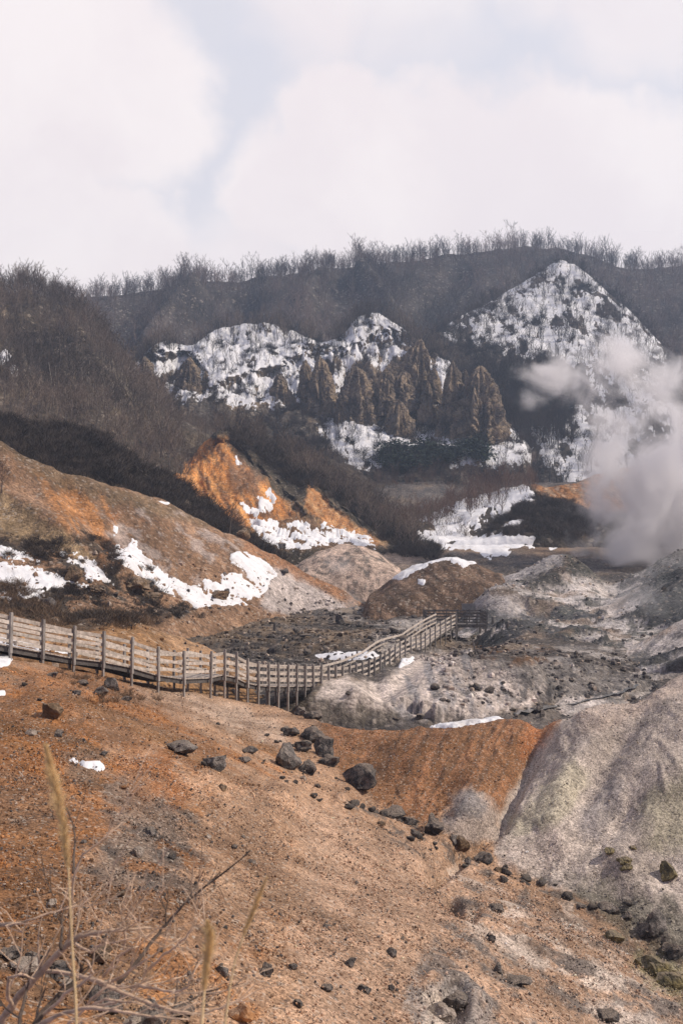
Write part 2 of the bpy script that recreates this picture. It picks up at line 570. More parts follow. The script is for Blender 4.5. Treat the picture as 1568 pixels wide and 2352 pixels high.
class Sheet:
    def __init__(s, key, rows, px0, px1, du=3.0, nsub=(), sig=(5, 3), base=(0.3, 0.2, 0.1)):
        """rows: near to far, each a list of (px, py, d) or (px, ('z', z), d)"""
        s.key = key
        nu = int((px1 - px0) / du) + 1
        px = np.linspace(px0, px1, nu)
        D, Z = [], []
        for r in rows:
            xs = np.array([p[0] for p in r], float)
            zz = np.array([p[1][1] if isinstance(p[1], tuple) else float(world_z(p[2], p[1])) for p in r])
            ds = np.array([p[2] for p in r], float)
            D.append(np.interp(px, xs, ds))
            Z.append(np.interp(px, xs, zz))
        Df, Zf = [], []
        s.rowidx = [0]
        for i in range(len(rows) - 1):
            n = nsub[i]
            for k in range(n):
                t = k / n
                Df.append(D[i] * (1 - t) + D[i + 1] * t)
                Zf.append(Z[i] * (1 - t) + Z[i + 1] * t)
            s.rowidx.append(s.rowidx[-1] + n)
        Df.append(D[-1])
        Zf.append(Z[-1])
        D, Z = np.array(Df), np.array(Zf)
        D = gsmooth(gsmooth(D, sig[0], 1), sig[1], 0)
        Z = gsmooth(gsmooth(Z, sig[0], 1), sig[1], 0)
        s.D, s.Z = D, Z
        s.X = world_x(px[None, :], D, Z)
        s.Y = D
        s.reproj()
        s.C = np.ones(D.shape + (3,)) * np.array(base)
        s.S = np.full(D.shape, -1.0)
        SHEETS[key] = s

    def reproj(s):
        s.PX, s.PY = project(s.X, s.Y, s.Z)

    def rough(s, amp, size, o=5, gain=0.5, ridged=False, w=1.0, zs=0.0, seed=0.0):
        n = fbm(s.X / size + seed, s.Y / size, s.Z / size * zs + 3.3, o, gain, ridged)
        if ridged:
            n = n - 0.6
        s.Z = s.Z + amp * n * w
        s.reproj()

    def push(s, amp, size, o=4, w=1.0, ridged=False, zs=1.0, seed=0.0, sx=1.0):
        """horizontal displacement toward / away from the valley, for crags"""
        n = fbm(s.X / size * sx + seed, s.Y / size * 0.3, s.Z / size * zs, o, 0.5, ridged)
        s.Y = s.Y + amp * n * w
        s.reproj()

    def line(s, pts, amp, width, sharp=False):
        d = line_d(s.PX, s.PY, pts) / width
        s.Z = s.Z + amp * (np.clip(1 - d, 0, 1) if sharp else np.exp(-d * d))
        s.reproj()

    def mask(s, pts, soft=8, warp=10, ws=40, wo=4, stretch=(1, 1)):
        if pts is None:
            return np.ones(s.PX.shape)
        w = fbm(s.PX / ws * stretch[0] + 3, s.PY / ws * stretch[1], 1.7, wo, 0.6) * warp
        return smoothstep(-soft, soft, poly_sd(s.PX, s.PY, pts) + w)

    def paint(s, pts, col, soft=8, warp=10, ws=40, a=1.0, stretch=(1, 1)):
        m = (s.mask(pts, soft, warp, ws, stretch=stretch) * a)[..., None]
        s.C = s.C * (1 - m) + np.array(col) * m

    def streaks(s, pts, col, ang, sx=30, sy=200, lo=0.0, hi=0.4, a=1.0, soft=20, seed=0):
        """elongated stains running along direction ang (degrees in the slope as seen)"""
        c, n = math.cos(R(ang)), math.sin(R(ang))
        u = s.PX * c + s.PY * n
        v = -s.PX * n + s.PY * c
        k = smoothstep(lo, hi, fbm(u / sy + seed, v / sx, 4.4 + seed, 5, 0.6))
        m = (k * s.mask(pts, soft, soft, 60) * a)[..., None]
        s.C = s.C * (1 - m) + np.array(col) * m

    def noisecol(s, col, size, lo, hi, a=1.0, pts=None, seed=0, soft=15, o=5):
        k = smoothstep(lo, hi, fbm(s.X / size + seed, s.Y / size, s.Z / size, o, 0.6))
        m = (k * s.mask(pts, soft, soft, 60) * a)[..., None]
        s.C = s.C * (1 - m) + np.array(col) * m

    def snow(s, pts, soft=4, warp=6, ws=25, noise=0.0, nsize=4.0, w=None):
        f = fbm(s.PX / ws + 8, s.PY / ws * 1.6, 2.2, 5, 0.6) * warp
        v = (poly_sd(s.PX, s.PY, pts) if pts is not None else 30.0) + f
        if noise:
            v = np.minimum(v, 10) + noise * (fbm(s.X / nsize, s.Z / nsize / 2.6, 3.0, 5, 0.68) * 17 + fbm(s.X / nsize / 4, s.Z / nsize / 4, 7.0, 3, 0.6) * 14 - 1.5)
        if w is not None:
            v = v - w
        s.S = np.maximum(s.S, np.clip(v / soft, -1, 1))

    def build(s, name, mat, label=None, snow_t=0.25, snow_edge=0.06):
        nv, nu = s.X.shape
        V = np.stack([s.X, s.Y, s.Z], -1).reshape(-1, 3)
        i = np.arange(nv * nu).reshape(nv, nu)
        Fq = np.stack([i[:-1, :-1], i[:-1, 1:], i[1:, 1:], i[1:, :-1]], -1).reshape(-1, 4)
        o = mesh_obj(name, V, Fq, mat)
        a = o.data.color_attributes.new('soil', 'FLOAT_COLOR', 'POINT')
        c = np.ones((nv * nu, 4), np.float32)
        c[:, :3] = np.clip(s.C.reshape(-1, 3), 0.01, 0.9)
        a.data.foreach_set('color', c.ravel())
        tag(o, label, None, None, 'structure')
        s.obj = o
        if (s.S > 0).any():
            off = snow_t * smoothstep(-0.1, 1, s.S) + snow_edge * np.minimum(s.S, 0)
            Zs = s.Z + off
            keep = s.S.reshape(-1)[Fq].max(1) > -0.1
            Fs = Fq[keep]
            used = np.unique(Fs)
            rm = np.full(nv * nu, -1)
            rm[used] = np.arange(len(used))
            Vs = np.stack([s.X, s.Y, Zs], -1).reshape(-1, 3)[used]
            so_ = mesh_obj('snow', Vs, rm[Fs], M_SNOW)
            tag(so_, 'white melting snow patches ' + s.snowlabel, 'snow', None, 'stuff')
        return o

    snowlabel = 'on the ground'

    def find(s, px, py):
        """point of the surface seen at picture position"""
        d = (s.PX - px) ** 2 + (s.PY - py) ** 2 * 4 + (s.Y * 0.02)
        k = int(np.argmin(d))
        return Vector((s.X.flat[k], s.Y.flat[k], s.Z.flat[k]))

    def zat(s, x, y):
        """height of the surface under a world position"""
        d = (s.X - x) ** 2 + (s.Y - y) ** 2
        k = int(np.argmin(d))
        return float(s.Z.flat[k]) if d.flat[k] < 9 else -1e3

    def scatter(s, n, weight=None, jitter=0.5):
        """random surface points by ground area times weight; returns (n,3) and indices"""
        ax = np.gradient(s.X, axis=1) * np.gradient(s.Y, axis=0) - np.gradient(s.X, axis=0) * np.gradient(s.Y, axis=1)
        w = np.abs(ax) * (1.0 if weight is None else weight)
        w = w.ravel()
        w = w / w.sum()
        k = rng.choice(len(w), n, p=w)
        P = np.stack([s.X.ravel()[k], s.Y.ravel()[k], s.Z.ravel()[k]], -1)
        P[:, :2] += rng.normal(0, jitter, (n, 2)) * 0.3
        return P, k


SALMON = (0.47, 0.27, 0.165)
ORANGE = (0.43, 0.19, 0.07)
RUST = (0.30, 0.125, 0.05)
BROWN = (0.21, 0.115, 0.055)
PALE = (0.47, 0.38, 0.32)
GREY = (0.27, 0.245, 0.235)
DGREY = (0.12, 0.115, 0.115)
MUD = (0.075, 0.068, 0.062)
OLIVE = (0.23, 0.165, 0.095)


def c5(*p): return [(x / 2, 1323 + y / 2) for x, y in p]
def c3(*p): return [(x / 2, 931 + y / 2) for x, y in p]
def c4(*p): return [(784 + x / 2, 931 + y / 2) for x, y in p]
def c6(*p): return [(784 + x / 2, 1323 + y / 2) for x, y in p]
def c7(*p): return [(x / 2, 1764 + y / 2) for x, y in p]
def c8(*p): return [(784 + x / 2, 1764 + y / 2) for x, y in p]
def c1(*p): return [(x / 2, 490 + y / 2) for x, y in p]
def c2(*p): return [(784 + x / 2, 490 + y / 2) for x, y in p]


def hid(xs, z, d):
    return [(x, ('z', z), d) for x in xs]


# ---- A: the near slope, the hollow and its back wall
rowsA = [
    [(-500, ('z', -1.75), -3), (1900, ('z', -1.75), -3)],
    [(-500, ('z', -1.8), 1.5), (1900, ('z', -1.9), 1.5)],
    [(-500, ('z', -3.6), 5.5), (784, ('z', -4.9), 6.5), (1900, ('z', -7.5), 8)],
    [(-500, 2352, 8.5), (0, 2352, 9), (400, 2352, 10.5), (800, 2352, 13), (1200, 2352, 16), (1568, 2352, 19.5), (1900, 2352, 23)],
    [(-500, 2100, 11), (0, 2100, 11.5), (400, 2100, 13.5), (800, 2110, 17), (1100, 2130, 20.5), (1300, 2180, 22), (1568, 2270, 24), (1900, 2330, 25)],
    [(-500, 1880, 15), (0, 1880, 15.7), (300, 1890, 17), (500, 1910, 19), (800, 1990, 22.5), (1000, 2040, 24.5), (1200, 2090, 26), (1400, 2160, 27), (1568, 2240, 26.5), (1900, 2320, 26)],
    [(-500, 1720, 20), (0, 1720, 20.5), (300, 1740, 23), (500, 1750, 27), (660, 1765, 32.5), (830, 1815, 33), (960, 1895, 31), (1110, 1965, 30.2),
     (1230, 2015, 30), (1400, 2090, 29), (1568, 2200, 27), (1900, 2300, 26)],
    [(-500, 1600, 26), (0, 1600, 26.5), (300, 1640, 30), (500, 1680, 34), (700, 1730, 36), (830, 1765, 36), (960, 1815, 34), (1110, 1860, 33), (1230, 1890, 32.2),
     (1400, 1930, 31.2), (1568, 1980, 30), (1900, 2000, 29.5)],
    [(-500, 1520, 32), (0, 1540, 32), (200, 1570, 35), (400, 1610, 38.5), (550, 1640, 43), (700, 1680, 41), (830, 1705, 39), (960, 1720, 37.5), (1110, 1740, 36.5), (1230, 1745, 35.5),
     (1400, 1740, 34.5), (1568, 1720, 34), (1900, 1700, 34)],
    [(-500, 1430, 35), (0, 1498, 36.5), (100, 1520, 38), (200, 1542, 39.8), (300, 1556, 41.5), (400, 1583, 44), (500, 1592, 48), (600, 1606, 51.5), (660, 1616, 48.5), (700, 1636, 45.5), (745, 1659, 42.8), (850, 1668, 41.5),
     (940, 1666, 41), (1000, 1662, 40.5), (1070, 1640, 41), (1120, 1630, 41.5), (1170, 1634, 41), (1200, 1640, 39.8), (1290, 1630, 38.8), (1400, 1608, 37.5), (1470, 1571, 38), (1520, 1535, 38.5), (1568, 1508, 39), (1900, 1350, 41)],
    [(-500, ('z', -2.9), 40), (0, ('z', -4.6), 41), (400, ('z', -6.8), 50), (600, ('z', -8.6), 56), (740, ('z', -8.3), 46), (1000, ('z', -8.0), 43.5), (1290, ('z', -7.5), 42), (1568, ('z', -5.5), 43), (1900, ('z', -4), 45)],
    [(-500, ('z', -5.0), 50), (300, ('z', -7), 52), (600, ('z', -10.5), 62), (740, ('z', -10.3), 52), (1568, ('z', -10), 50), (1900, ('z', -10), 52)],
]
A = Sheet('A', rowsA, -500, 1900, 3.2, (4, 10, 16, 60, 50, 40, 40, 40, 40, 8, 8), (6, 5))
vis = smoothstep(6, 12, A.Y)
A.rough(0.30, 6.0, 5, 0.5, w=vis)
A.rough(0.05, 0.8, 4, 0.6, w=vis)
# ridges and runnels of the hollow
A.line(c8((420, 470), (720, 230), (760, 140)) + c6((830, 860), (900, 720)), -0.7, 26)
A.line(c6((1120, 1000), (1200, 900), (1260, 760), (1380, 600)), -0.35, 34)
A.line(c6((640, 1170), (700, 1060), (620, 900)), 0.35, 40)
A.line(c6((960, 1150), (1050, 920), (1180, 720)), 0.55, 52)
A.line(c6((1180, 1150), (1330, 900), (1450, 740), (1568, 640)), 0.25, 44)
A.line(c8((560, 260), (600, 130)), 0.6, 38)
A.line(c8((1200, 300), (1330, 100)), -0.4, 40)
A.line(c8((1290, 420), (1420, 200), (1568, 40)), 0.35, 50)
# erosion rills down the hollow's walls
wR = A.mask([(760, 1670), (1250, 1650), (1600, 1520), (1900, 1400), (1900, 2250), (1568, 2150), (1200, 1980), (1000, 1880), (830, 1790)], 25, 10, 40)
ang_ = np.arctan2(A.PX - 1130, A.PY - 1180)
A.Z -= 0.09 * wR * np.clip(fbm(ang_ * 13 + fbm(A.X / 2, A.Y / 2, 0.0, 3) * .8, A.PY / 160.0, 1.0, 5, 0.6, ridged=True) - 0.3, 0, 1)
A.rough(0.08, 0.9, 5, 0.6, w=wR)
A.rough(0.22, 2.6, 3, 0.5, w=wR, seed=5)
A.line(c8((0, 160), (250, 240), (450, 330), (700, 470), (900, 560), (1200, 640), (1500, 800)), 0.25, 18)
A.line(c8((60, 130), (300, 215), (520, 340), (760, 455), (1000, 560), (1280, 640)), -0.35, 12)
A.line(c5((180, 560), (520, 700), (900, 900), (1300, 1060)), 0.35, 45)
A.line(c5((500, 640), (800, 760), (1200, 920)), -0.25, 30)
A.line(c8((500, 620), (560, 660), (600, 670)), -0.7, 13)                  # small vent hole
A.line(c8((470, 1080), (530, 1130)), -0.35, 22)
A.line(c8((430, 1000), (560, 1010), (610, 1100)), 0.22, 26)
A.rough(0.11, 1.6, 5, 0.55, w=vis * smoothstep(2000, 2150, A.PY) * smoothstep(900, 1150, A.PX), ridged=True)
# soils
A.C[:] = (0.39, 0.245, 0.155)
A.paint([(-600, 1480), (250, 1530), (480, 1700), (520, 1800), (300, 1850), (200, 2000), (-600, 2400)], (0.27, 0.135, 0.065), 40, 60, 120)
A.streaks([(-600, 1480), (330, 1540), (700, 1720), (640, 1800), (300, 1850), (-600, 1900)], ORANGE, 27, 28, 300, -0.1, 0.35, 0.8)
A.streaks([(-600, 1480), (330, 1540), (700, 1720), (640, 1800), (300, 1850), (-600, 1900)], BROWN, 27, 40, 260, 0.0, 0.35, 0.75, seed=3)
A.paint(c5((560, 470), (730, 470), (1000, 560), (1250, 640), (1300, 760), (1150, 740), (900, 640), (700, 560)), (0.50, 0.37, 0.28), 18, 20, 60, 0.85)
A.paint(c5((500, 800), (780, 830), (1100, 960), (1500, 1060), (1700, 1200), (1300, 1130), (800, 1000), (560, 900)), (0.56, 0.36, 0.235), 25, 25, 80, 0.85)
A.paint(c7((500, -40), (760, -60), (900, 120), (760, 220), (560, 160)), (0.33, 0.14, 0.055), 22, 30, 60, 0.8)
A.paint(c7((500, 80), (800, 150), (860, 420), (700, 520), (520, 640), (430, 500), (520, 260)), (0.185, 0.15, 0.125), 30, 45, 70, 0.75)
A.paint(c7((280, -120), (480, -60), (400, 120), (300, 60)), (0.22, 0.155, 0.11), 20, 30, 50, 0.7)
A.paint(c7((0, 100), (260, 60), (300, 500), (420, 900), (0, 1000)), (0.22, 0.115, 0.055), 40, 50, 80, 0.7)
A.paint(c7((-200, 660), (180, 700), (560, 760), (820, 900), (900, 1200), (-200, 1200)), (0.18, 0.115, 0.07), 40, 60, 80, 0.75)
A.noisecol((0.085, 0.075, 0.068), 1.6, 0.05, 0.4, 0.75, c7((-200, 0), (900, 100), (1000, 700), (900, 1200), (-200, 1200)))
A.noisecol((0.36, 0.155, 0.05), 1.1, 0.15, 0.5, 0.6, c7((-200, -200), (900, 0), (1300, 700), (1200, 1200), (-200, 1200)), seed=5)
A.noisecol((0.54, 0.36, 0.24), 1.5, 0.05, 0.45, 0.6, c7((900, 0), (1568, 200), (1700, 1200), (1100, 1200), (900, 500)), seed=9)
A.paint(c8((-200, 160), (300, 300), (800, 560), (1300, 760), (1700, 1000), (1700, 1300), (-200, 1300)), (0.42, 0.285, 0.20), 30, 30, 90, 0.7)
A.noisecol((0.15, 0.135, 0.125), 1.3, -0.05, 0.30, 0.85, c8((560, 520), (1000, 640), (1568, 860), (1568, 1300), (300, 1300), (340, 900)), seed=2)
A.noisecol((0.58, 0.48, 0.40), 1.2, 0.05, 0.33, 0.85, c8((430, 440), (900, 560), (1500, 800), (1700, 1100), (1000, 1000), (600, 760)), seed=12)
A.paint(c8((330, 1000), (470, 980), (620, 1020), (700, 1130), (640, 1250), (300, 1250)), (0.30, 0.27, 0.25), 16, 30, 40, 0.8)
A.paint(c8((380, 1040), (450, 1020), (460, 1240), (380, 1240)), (0.60, 0.50, 0.41), 8, 12, 20, 0.8)
A.paint(c8((1140, 1080), (1400, 1120), (1600, 1250), (1200, 1250)), (0.56, 0.47, 0.40), 16, 25, 40, 0.7)
A.noisecol((0.18, 0.09, 0.042), 4.5, 0.05, 0.5, 0.55, [(-600, 1500), (300, 1560), (620, 1720), (560, 1900), (500, 2352), (-600, 2400)], seed=21)
A.noisecol((0.24, 0.15, 0.095), 3.0, 0.05, 0.5, 0.5, seed=23)
A.C *= (1 - 0.03 * smoothstep(900, 300, A.PX))[..., None]
# the hollow's walls
A.paint([(735, 1640), (1000, 1640), (1250, 1610), (1240, 1700), (1190, 1790), (1150, 1870), (1080, 1830), (1020, 1860), (990, 1900), (880, 1850), (800, 1790), (745, 1700)], (0.235, 0.12, 0.06), 8, 14, 50)
A.streaks([(735, 1640), (1250, 1610), (1190, 1790), (1150, 1870), (990, 1900), (800, 1790)], (0.31, 0.155, 0.08), 118, 22, 160, 0.0, 0.35, 0.8)
A.streaks([(735, 1640), (1250, 1610), (1190, 1790), (1150, 1870), (990, 1900), (800, 1790)], (0.15, 0.085, 0.05), 118, 18, 180, 0.1, 0.4, 0.8, seed=6)
A.paint([(1200, 1640), (1330, 1625), (1270, 1690), (1215, 1740), (1195, 1770)], (0.36, 0.15, 0.065), 18, 26, 60, 0.85)
A.paint([(1310, 1600), (1420, 1560), (1700, 1400), (1900, 1500), (1900, 2290), (1568, 2200), (1400, 2090), (1230, 2020), (1140, 1960), (1150, 1880), (1200, 1780), (1260, 1690)], (0.45, 0.385, 0.335), 10, 14, 50)
A.streaks([(1310, 1620), (1900, 1400), (1900, 2290), (1230, 2020), (1150, 1880), (1260, 1690)], (0.52, 0.45, 0.395), 118, 34, 200, 0.0, 0.35, 0.7, seed=2)
A.streaks([(1310, 1620), (1900, 1400), (1900, 2290), (1230, 2020), (1150, 1880), (1260, 1690)], (0.29, 0.25, 0.225), 122, 34, 200, 0.05, 0.4, 0.55, seed=8)
A.paint([(1180, 1870), (1320, 1740), (1350, 1780), (1310, 1870), (1250, 1930), (1160, 1950)], (0.36, 0.325, 0.24), 14, 14, 40, 0.75)
A.paint([(1140, 1930), (1290, 1890), (1310, 1960), (1240, 2010), (1150, 1990)], (0.52, 0.44, 0.385), 14, 18, 40, 0.8)
A.paint([(1330, 1860), (1400, 1790), (1440, 1800), (1420, 1870), (1370, 1930), (1335, 1920)], (0.21, 0.195, 0.20), 14, 12, 30, 0.6)
A.paint([(1020, 1900), (1035, 1830), (1080, 1805), (1140, 1850), (1145, 1930), (1060, 1940)], (0.34, 0.29, 0.255), 10, 12, 30, 0.85)
A.paint([(1045, 1870), (1055, 1825), (1090, 1815), (1120, 1850), (1105, 1880)], (0.15, 0.145, 0.15), 10, 12, 20, 0.7)
A.paint([(1470, 1860), (1568, 1760), (1700, 1760), (1700, 2000), (1500, 1950)], (0.31, 0.285, 0.20), 30, 30, 60, 0.7)
A.paint([(1290, 2020), (1568, 2080), (1700, 2290), (1500, 2200), (1380, 2110)], (0.115, 0.11, 0.085), 25, 35, 40, 0.75)
A.paint(c8((1330, 850), (1600, 900), (1600, 1080), (1480, 1040), (1350, 940)), (0.20, 0.18, 0.10), 16, 20, 30, 0.8)
A.noisecol((0.09, 0.085, 0.08), 0.7, 0.1, 0.35, 0.8, c8((0, 140), (200, 190), (500, 350), (800, 470), (1200, 610), (1450, 740), (1200, 700), (800, 560), (400, 430), (0, 200)), seed=4)
A.paint([(1310, 1640), (1460, 1585), (1568, 1525), (1900, 1380), (1900, 1480), (1568, 1590), (1450, 1650), (1350, 1690)], (0.46, 0.37, 0.31), 12, 12, 40, 0.75)
A.snowlabel = 'on the near orange slope and its saddle'
A.snow(c5((288, 838), (340, 842), (365, 858), (440, 852), (480, 868), (485, 890), (455, 896), (410, 885), (365, 865), (330, 852)), 3, 2, 20)
A.snow([(985, 1672), (1020, 1640), (1070, 1622), (1120, 1612), (1172, 1620), (1160, 1650), (1100, 1662), (1040, 1672)], 3, 3, 25)
A.snow([(-100, 1480), (0, 1490), (32, 1514), (20, 1528), (-10, 1535), (-100, 1550)], 3, 4, 20)
A.snow([(-30, 1588), (14, 1590), (14, 1598), (-30, 1600)], 2, 2, 20)
A.snow(c5((0, 300), (60, 318), (130, 345), (190, 362), (200, 375), (110, 368), (60, 350), (0, 320)), 3, 5, 20)
A.snow(c5((380, 390), (460, 400), (520, 412), (440, 412)), 2, 4, 20)

# ---- B: brown mound behind the left part of the boardwalk
B = Sheet('B', [
    [(-500, ('z', -6.5), 42), (300, ('z', -8), 46), (700, ('z', -10), 56)],
    [(-500, 1500, 43), (0, 1500, 44), (200, 1520, 46), (400, 1560, 49), (600, 1596, 55.5), (760, 1600, 60)],
    [(-500, 1420, 50), (0, 1430, 52), (200, 1440, 53), (350, 1480, 55), (500, 1535, 58), (600, 1575, 60), (760, 1588, 63)],
    [(-500, 1370, 58), (0, 1388, 60), (100, 1398, 60), (200, 1388, 61), (260, 1386, 61), (320, 1408, 61), (400, 1450, 62), (500, 1502, 63), (600, 1552, 64), (700, 1578, 65), (760, 1585, 66)],
    [(-500, ('z', -4.5), 66), (300, ('z', -5.5), 68), (600, ('z', -9), 72), (760, ('z', -9.5), 72)],
    [(-500, ('z', -8), 74), (760, ('z', -11), 78)],
], -500, 770, 3.2, (6, 26, 26, 10, 6), (6, 4), (0.26, 0.15, 0.075))
B.rough(0.5, 7, 5)
B.rough(0.10, 1.0, 4, 0.6)
B.paint([(300, 1400), (420, 1440), (640, 1560), (500, 1540), (380, 1480)], (0.38, 0.235, 0.135), 15, 15, 50)
B.noisecol((0.045, 0.038, 0.032), 2.6, -0.1, 0.3, 0.9, [(-500, 1340), (250, 1380), (300, 1430), (200, 1450), (0, 1430), (-500, 1450)])
B.paint([(-500, 1480), (0, 1490), (300, 1540), (300, 1600), (-500, 1600)], (0.20, 0.11, 0.055), 10, 10, 40, 0.7)
B.snowlabel = 'beside the boardwalk'
B.snow(c5((-40, 270), (60, 280), (180, 310), (320, 345), (330, 362), (200, 340), (60, 312), (-40, 300)), 3, 3, 20)

# ---- C: valley floor, from behind the near crest to the foot of the hills
XS = [-500, 0, 400, 700, 900, 1100, 1300, 1500, 1900]


def crow(pys, ds):
    return [(x, p, d) for x, p, d in zip(XS, pys, ds)]


C = Sheet('C', [
    hid([-500, 1900], -11.5, 46),
    crow([1700, 1690, 1680, 1672, 1672, 1668, 1650, 1650, 1650], [50, 50, 51, 52, 52, 52, 53, 54, 54]),
    crow([1620, 1610, 1598, 1600, 1612, 1622, 1622, 1600, 1590], [54, 54, 55, 56, 57, 58, 58.5, 60, 60]),
    crow([1550, 1550, 1550, 1560, 1562, 1560, 1570, 1560, 1550], [62, 62, 62, 62, 62, 61, 61, 64, 64]),
    crow([1500] * 4 + [1508, 1508, 1522, 1530, 1530], [74, 74, 74, 72, 68, 66, 64, 68, 68]),
    crow([1460] * 5 + [1478, 1500, 1510, 1510], [90, 90, 88, 84, 82, 78, 74, 72, 72]),
    crow([1425] * 9, [104, 104, 102, 102, 102, 100, 98, 96, 96]),
    crow([1380] * 9, [122, 122, 122, 122, 122, 120, 118, 116, 116]),
    crow([1320] * 9, [140] * 9),
    crow([1275] * 9, [158] * 9),
    crow([1235] * 9, [190] * 9),
    crow([1150] * 9, [235] * 9),
    crow([1100] * 9, [262] * 9),
], -500, 1900, 3.6, (4, 14, 22, 18, 14, 14, 16, 20, 16, 14, 20, 6), (8, 3), (0.115, 0.10, 0.09))
PALEM = c6((-60, 470), (120, 480), (230, 440), (260, 385), (350, 350), (600, 350), (760, 400), (900, 460), (960, 560), (860, 600), (560, 650), (430, 660), (300, 640), (0, 690), (-200, 640))
wPM = C.mask(PALEM, 14, 6, 40)
C.rough(0.55, 9, 5, w=1 - 0.8 * wPM)
C.rough(0.14, 2.0, 5, 0.55, ridged=True, w=1 - 0.8 * wPM)
C.Z += 0.9 * wPM
C.line(c6((230, 520), (330, 480), (480, 500), (640, 480), (840, 500)), 0.7, 34)
C.line(c6((230, 570), (430, 640), (520, 660)), -0.6, 12)
C.line(c6((60, 560), (250, 590), (430, 640)), 0.6, 16)
C.line(c6((960, 625), (1200, 590), (1420, 500)), -0.5, 10)
C.Z -= 1.1 * np.exp(-(line_d(C.PX, C.PY, [(880, 1560), (950, 1500), (1040, 1455), (1110, 1450)]) / 38) ** 2)
C.reproj()
C.noisecol((0.22, 0.165, 0.115), 9, 0.0, 0.4, 0.6, seed=1)
C.noisecol((0.055, 0.052, 0.053), 3.5, 0.12, 0.35, 0.7, seed=2)
C.noisecol((0.42, 0.385, 0.36), 5, 0.05, 0.35, 0.65, [(760, 1400), (1568, 1400), (1568, 1560), (900, 1560)], seed=3)
# pale mound by the far part of the boardwalk
C.paint(c6((-60, 470), (120, 480), (230, 470), (260, 400), (350, 365), (600, 370), (760, 420), (900, 480), (960, 560), (860, 600), (560, 650), (430, 660), (300, 640), (0, 690), (-200, 640)), (0.50, 0.43, 0.385), 6, 12, 40)
C.streaks(c6((200, 400), (600, 370), (960, 560), (560, 650), (200, 640)), (0.24, 0.235, 0.245), 70, 22, 90, 0.05, 0.35, 0.75)
C.paint(c6((600, 370), (1000, 400), (1260, 450), (1440, 500), (1400, 560), (1000, 590), (860, 500)), (0.235, 0.215, 0.20), 10, 20, 40, 0.8)
C.noisecol((0.07, 0.068, 0.07), 1.6, 0.05, 0.3, 0.8, c6((420, 540), (560, 520), (900, 420), (1450, 480), (1450, 620), (900, 640), (420, 640)), seed=8)
C.noisecol((0.16, 0.08, 0.035), 3, 0.0, 0.3, 0.8, c6((600, 310), (900, 330), (1000, 390), (700, 390)))
C.paint(c6((-200, 560), (60, 580), (300, 640), (200, 680), (-200, 700)), (0.085, 0.075, 0.06), 6, 8, 30, 0.8)
C.paint([(430, 1420), (620, 1405), (850, 1440), (860, 1480), (600, 1500), (400, 1470)], (0.17, 0.125, 0.085), 16, 22, 50, 0.8)
C.streaks([(400, 1400), (900, 1400), (900, 1520), (500, 1540)], (0.055, 0.052, 0.052), 3, 12, 160, 0.0, 0.25, 0.85, seed=5)
C.paint([(660, 1280), (900, 1240), (1000, 1270), (900, 1330), (700, 1340)], (0.42, 0.32, 0.25), 10, 14, 40, 0.6)
C.paint([(560, 1180), (880, 1230), (1100, 1200), (1400, 1230), (1400, 1280), (900, 1260), (560, 1260)], (0.22, 0.15, 0.10), 16, 20, 50, 0.8)
C.snowlabel = 'on the valley floor'
C.snow([(700, 1508), (760, 1498), (860, 1496), (880, 1510), (800, 1516), (730, 1513)], 3, 3, 20)
C.snow([(915, 1535), (920, 1512), (958, 1508), (950, 1518), (932, 1528)], 3, 3, 20)
C.snow(c4((150, 560), (250, 590), (400, 610), (440, 600), (430, 560), (520, 530), (580, 560), (600, 610), (430, 645), (350, 665), (200, 645)), 4, 10, 22)
C.snow(c4((400, 655), (580, 605), (720, 595), (900, 605), (880, 640), (770, 655), (760, 685), (700, 700), (650, 700), (600, 660)), 4, 10, 22)
C.snow(c4((950, 650), (1010, 636), (990, 655), (960, 670)), 3, 3, 22)
C.snow([(640, 1230), (700, 1215), (760, 1225), (830, 1235), (860, 1250), (780, 1262), (700, 1258)], 4, 10, 22)

# ---- D: the big bare slope at left
D = Sheet('D', [
    [(-500, ('z', -9), 66), (400, ('z', -9), 78), (900, ('z', -9), 104)],
    [(-500, 1400, 68), (0, 1405, 70), (250, 1405, 76), (400, 1408, 84), (600, 1405, 99), (700, 1412, 108), (850, 1425, 113), (900, 1432, 114)],
    [(-500, 1340, 74), (0, 1345, 76), (200, 1350, 81), (300, 1370, 85), (400, 1380, 90), (500, 1378, 97), (600, 1365, 104), (700, 1380, 111), (800, 1402, 114), (900, 1431, 114.5)],
    [(-500, 1200, 84), (0, 1240, 84), (150, 1270, 86), (250, 1275, 89), (350, 1320, 92), (450, 1330, 97), (540, 1290, 105), (620, 1315, 110), (700, 1348, 113), (800, 1392, 115), (900, 1431, 115)],
    [(-500, 1080, 92), (0, 1120, 92), (120, 1160, 93), (250, 1180, 97), (350, 1200, 101), (450, 1230, 106), (540, 1240, 111), (620, 1276, 114), (700, 1328, 115), (800, 1384, 116), (900, 1430, 115.5)],
    [(-500, 930, 98), (0, 990, 98), (60, 1030, 99), (150, 1076, 100), (250, 1104, 103), (350, 1134, 108), (430, 1168, 112), (500, 1195, 116), (545, 1212, 118), (600, 1252, 118), (700, 1312, 117.5), (800, 1372, 117), (860, 1412, 116.5), (900, 1430, 116)],
    [(-500, ('z', 10), 108), (0, ('z', 8.5), 108), (300, ('z', 3), 114), (540, ('z', 0), 124), (700, ('z', -4), 122), (900, ('z', -9), 119)],
    [(-500, ('z', 4), 120), (300, ('z', -3), 124), (900, ('z', -11), 124)],
], -500, 900, 2.8, (4, 22, 36, 34, 30, 12, 6), (4, 3), (0.27, 0.16, 0.09))
D.rough(0.9, 14, 4)
D.rough(0.35, 3.5, 5, 0.55)
D.push(0.7, 5, 4, zs=0.25, w=1.0, sx=1.0)
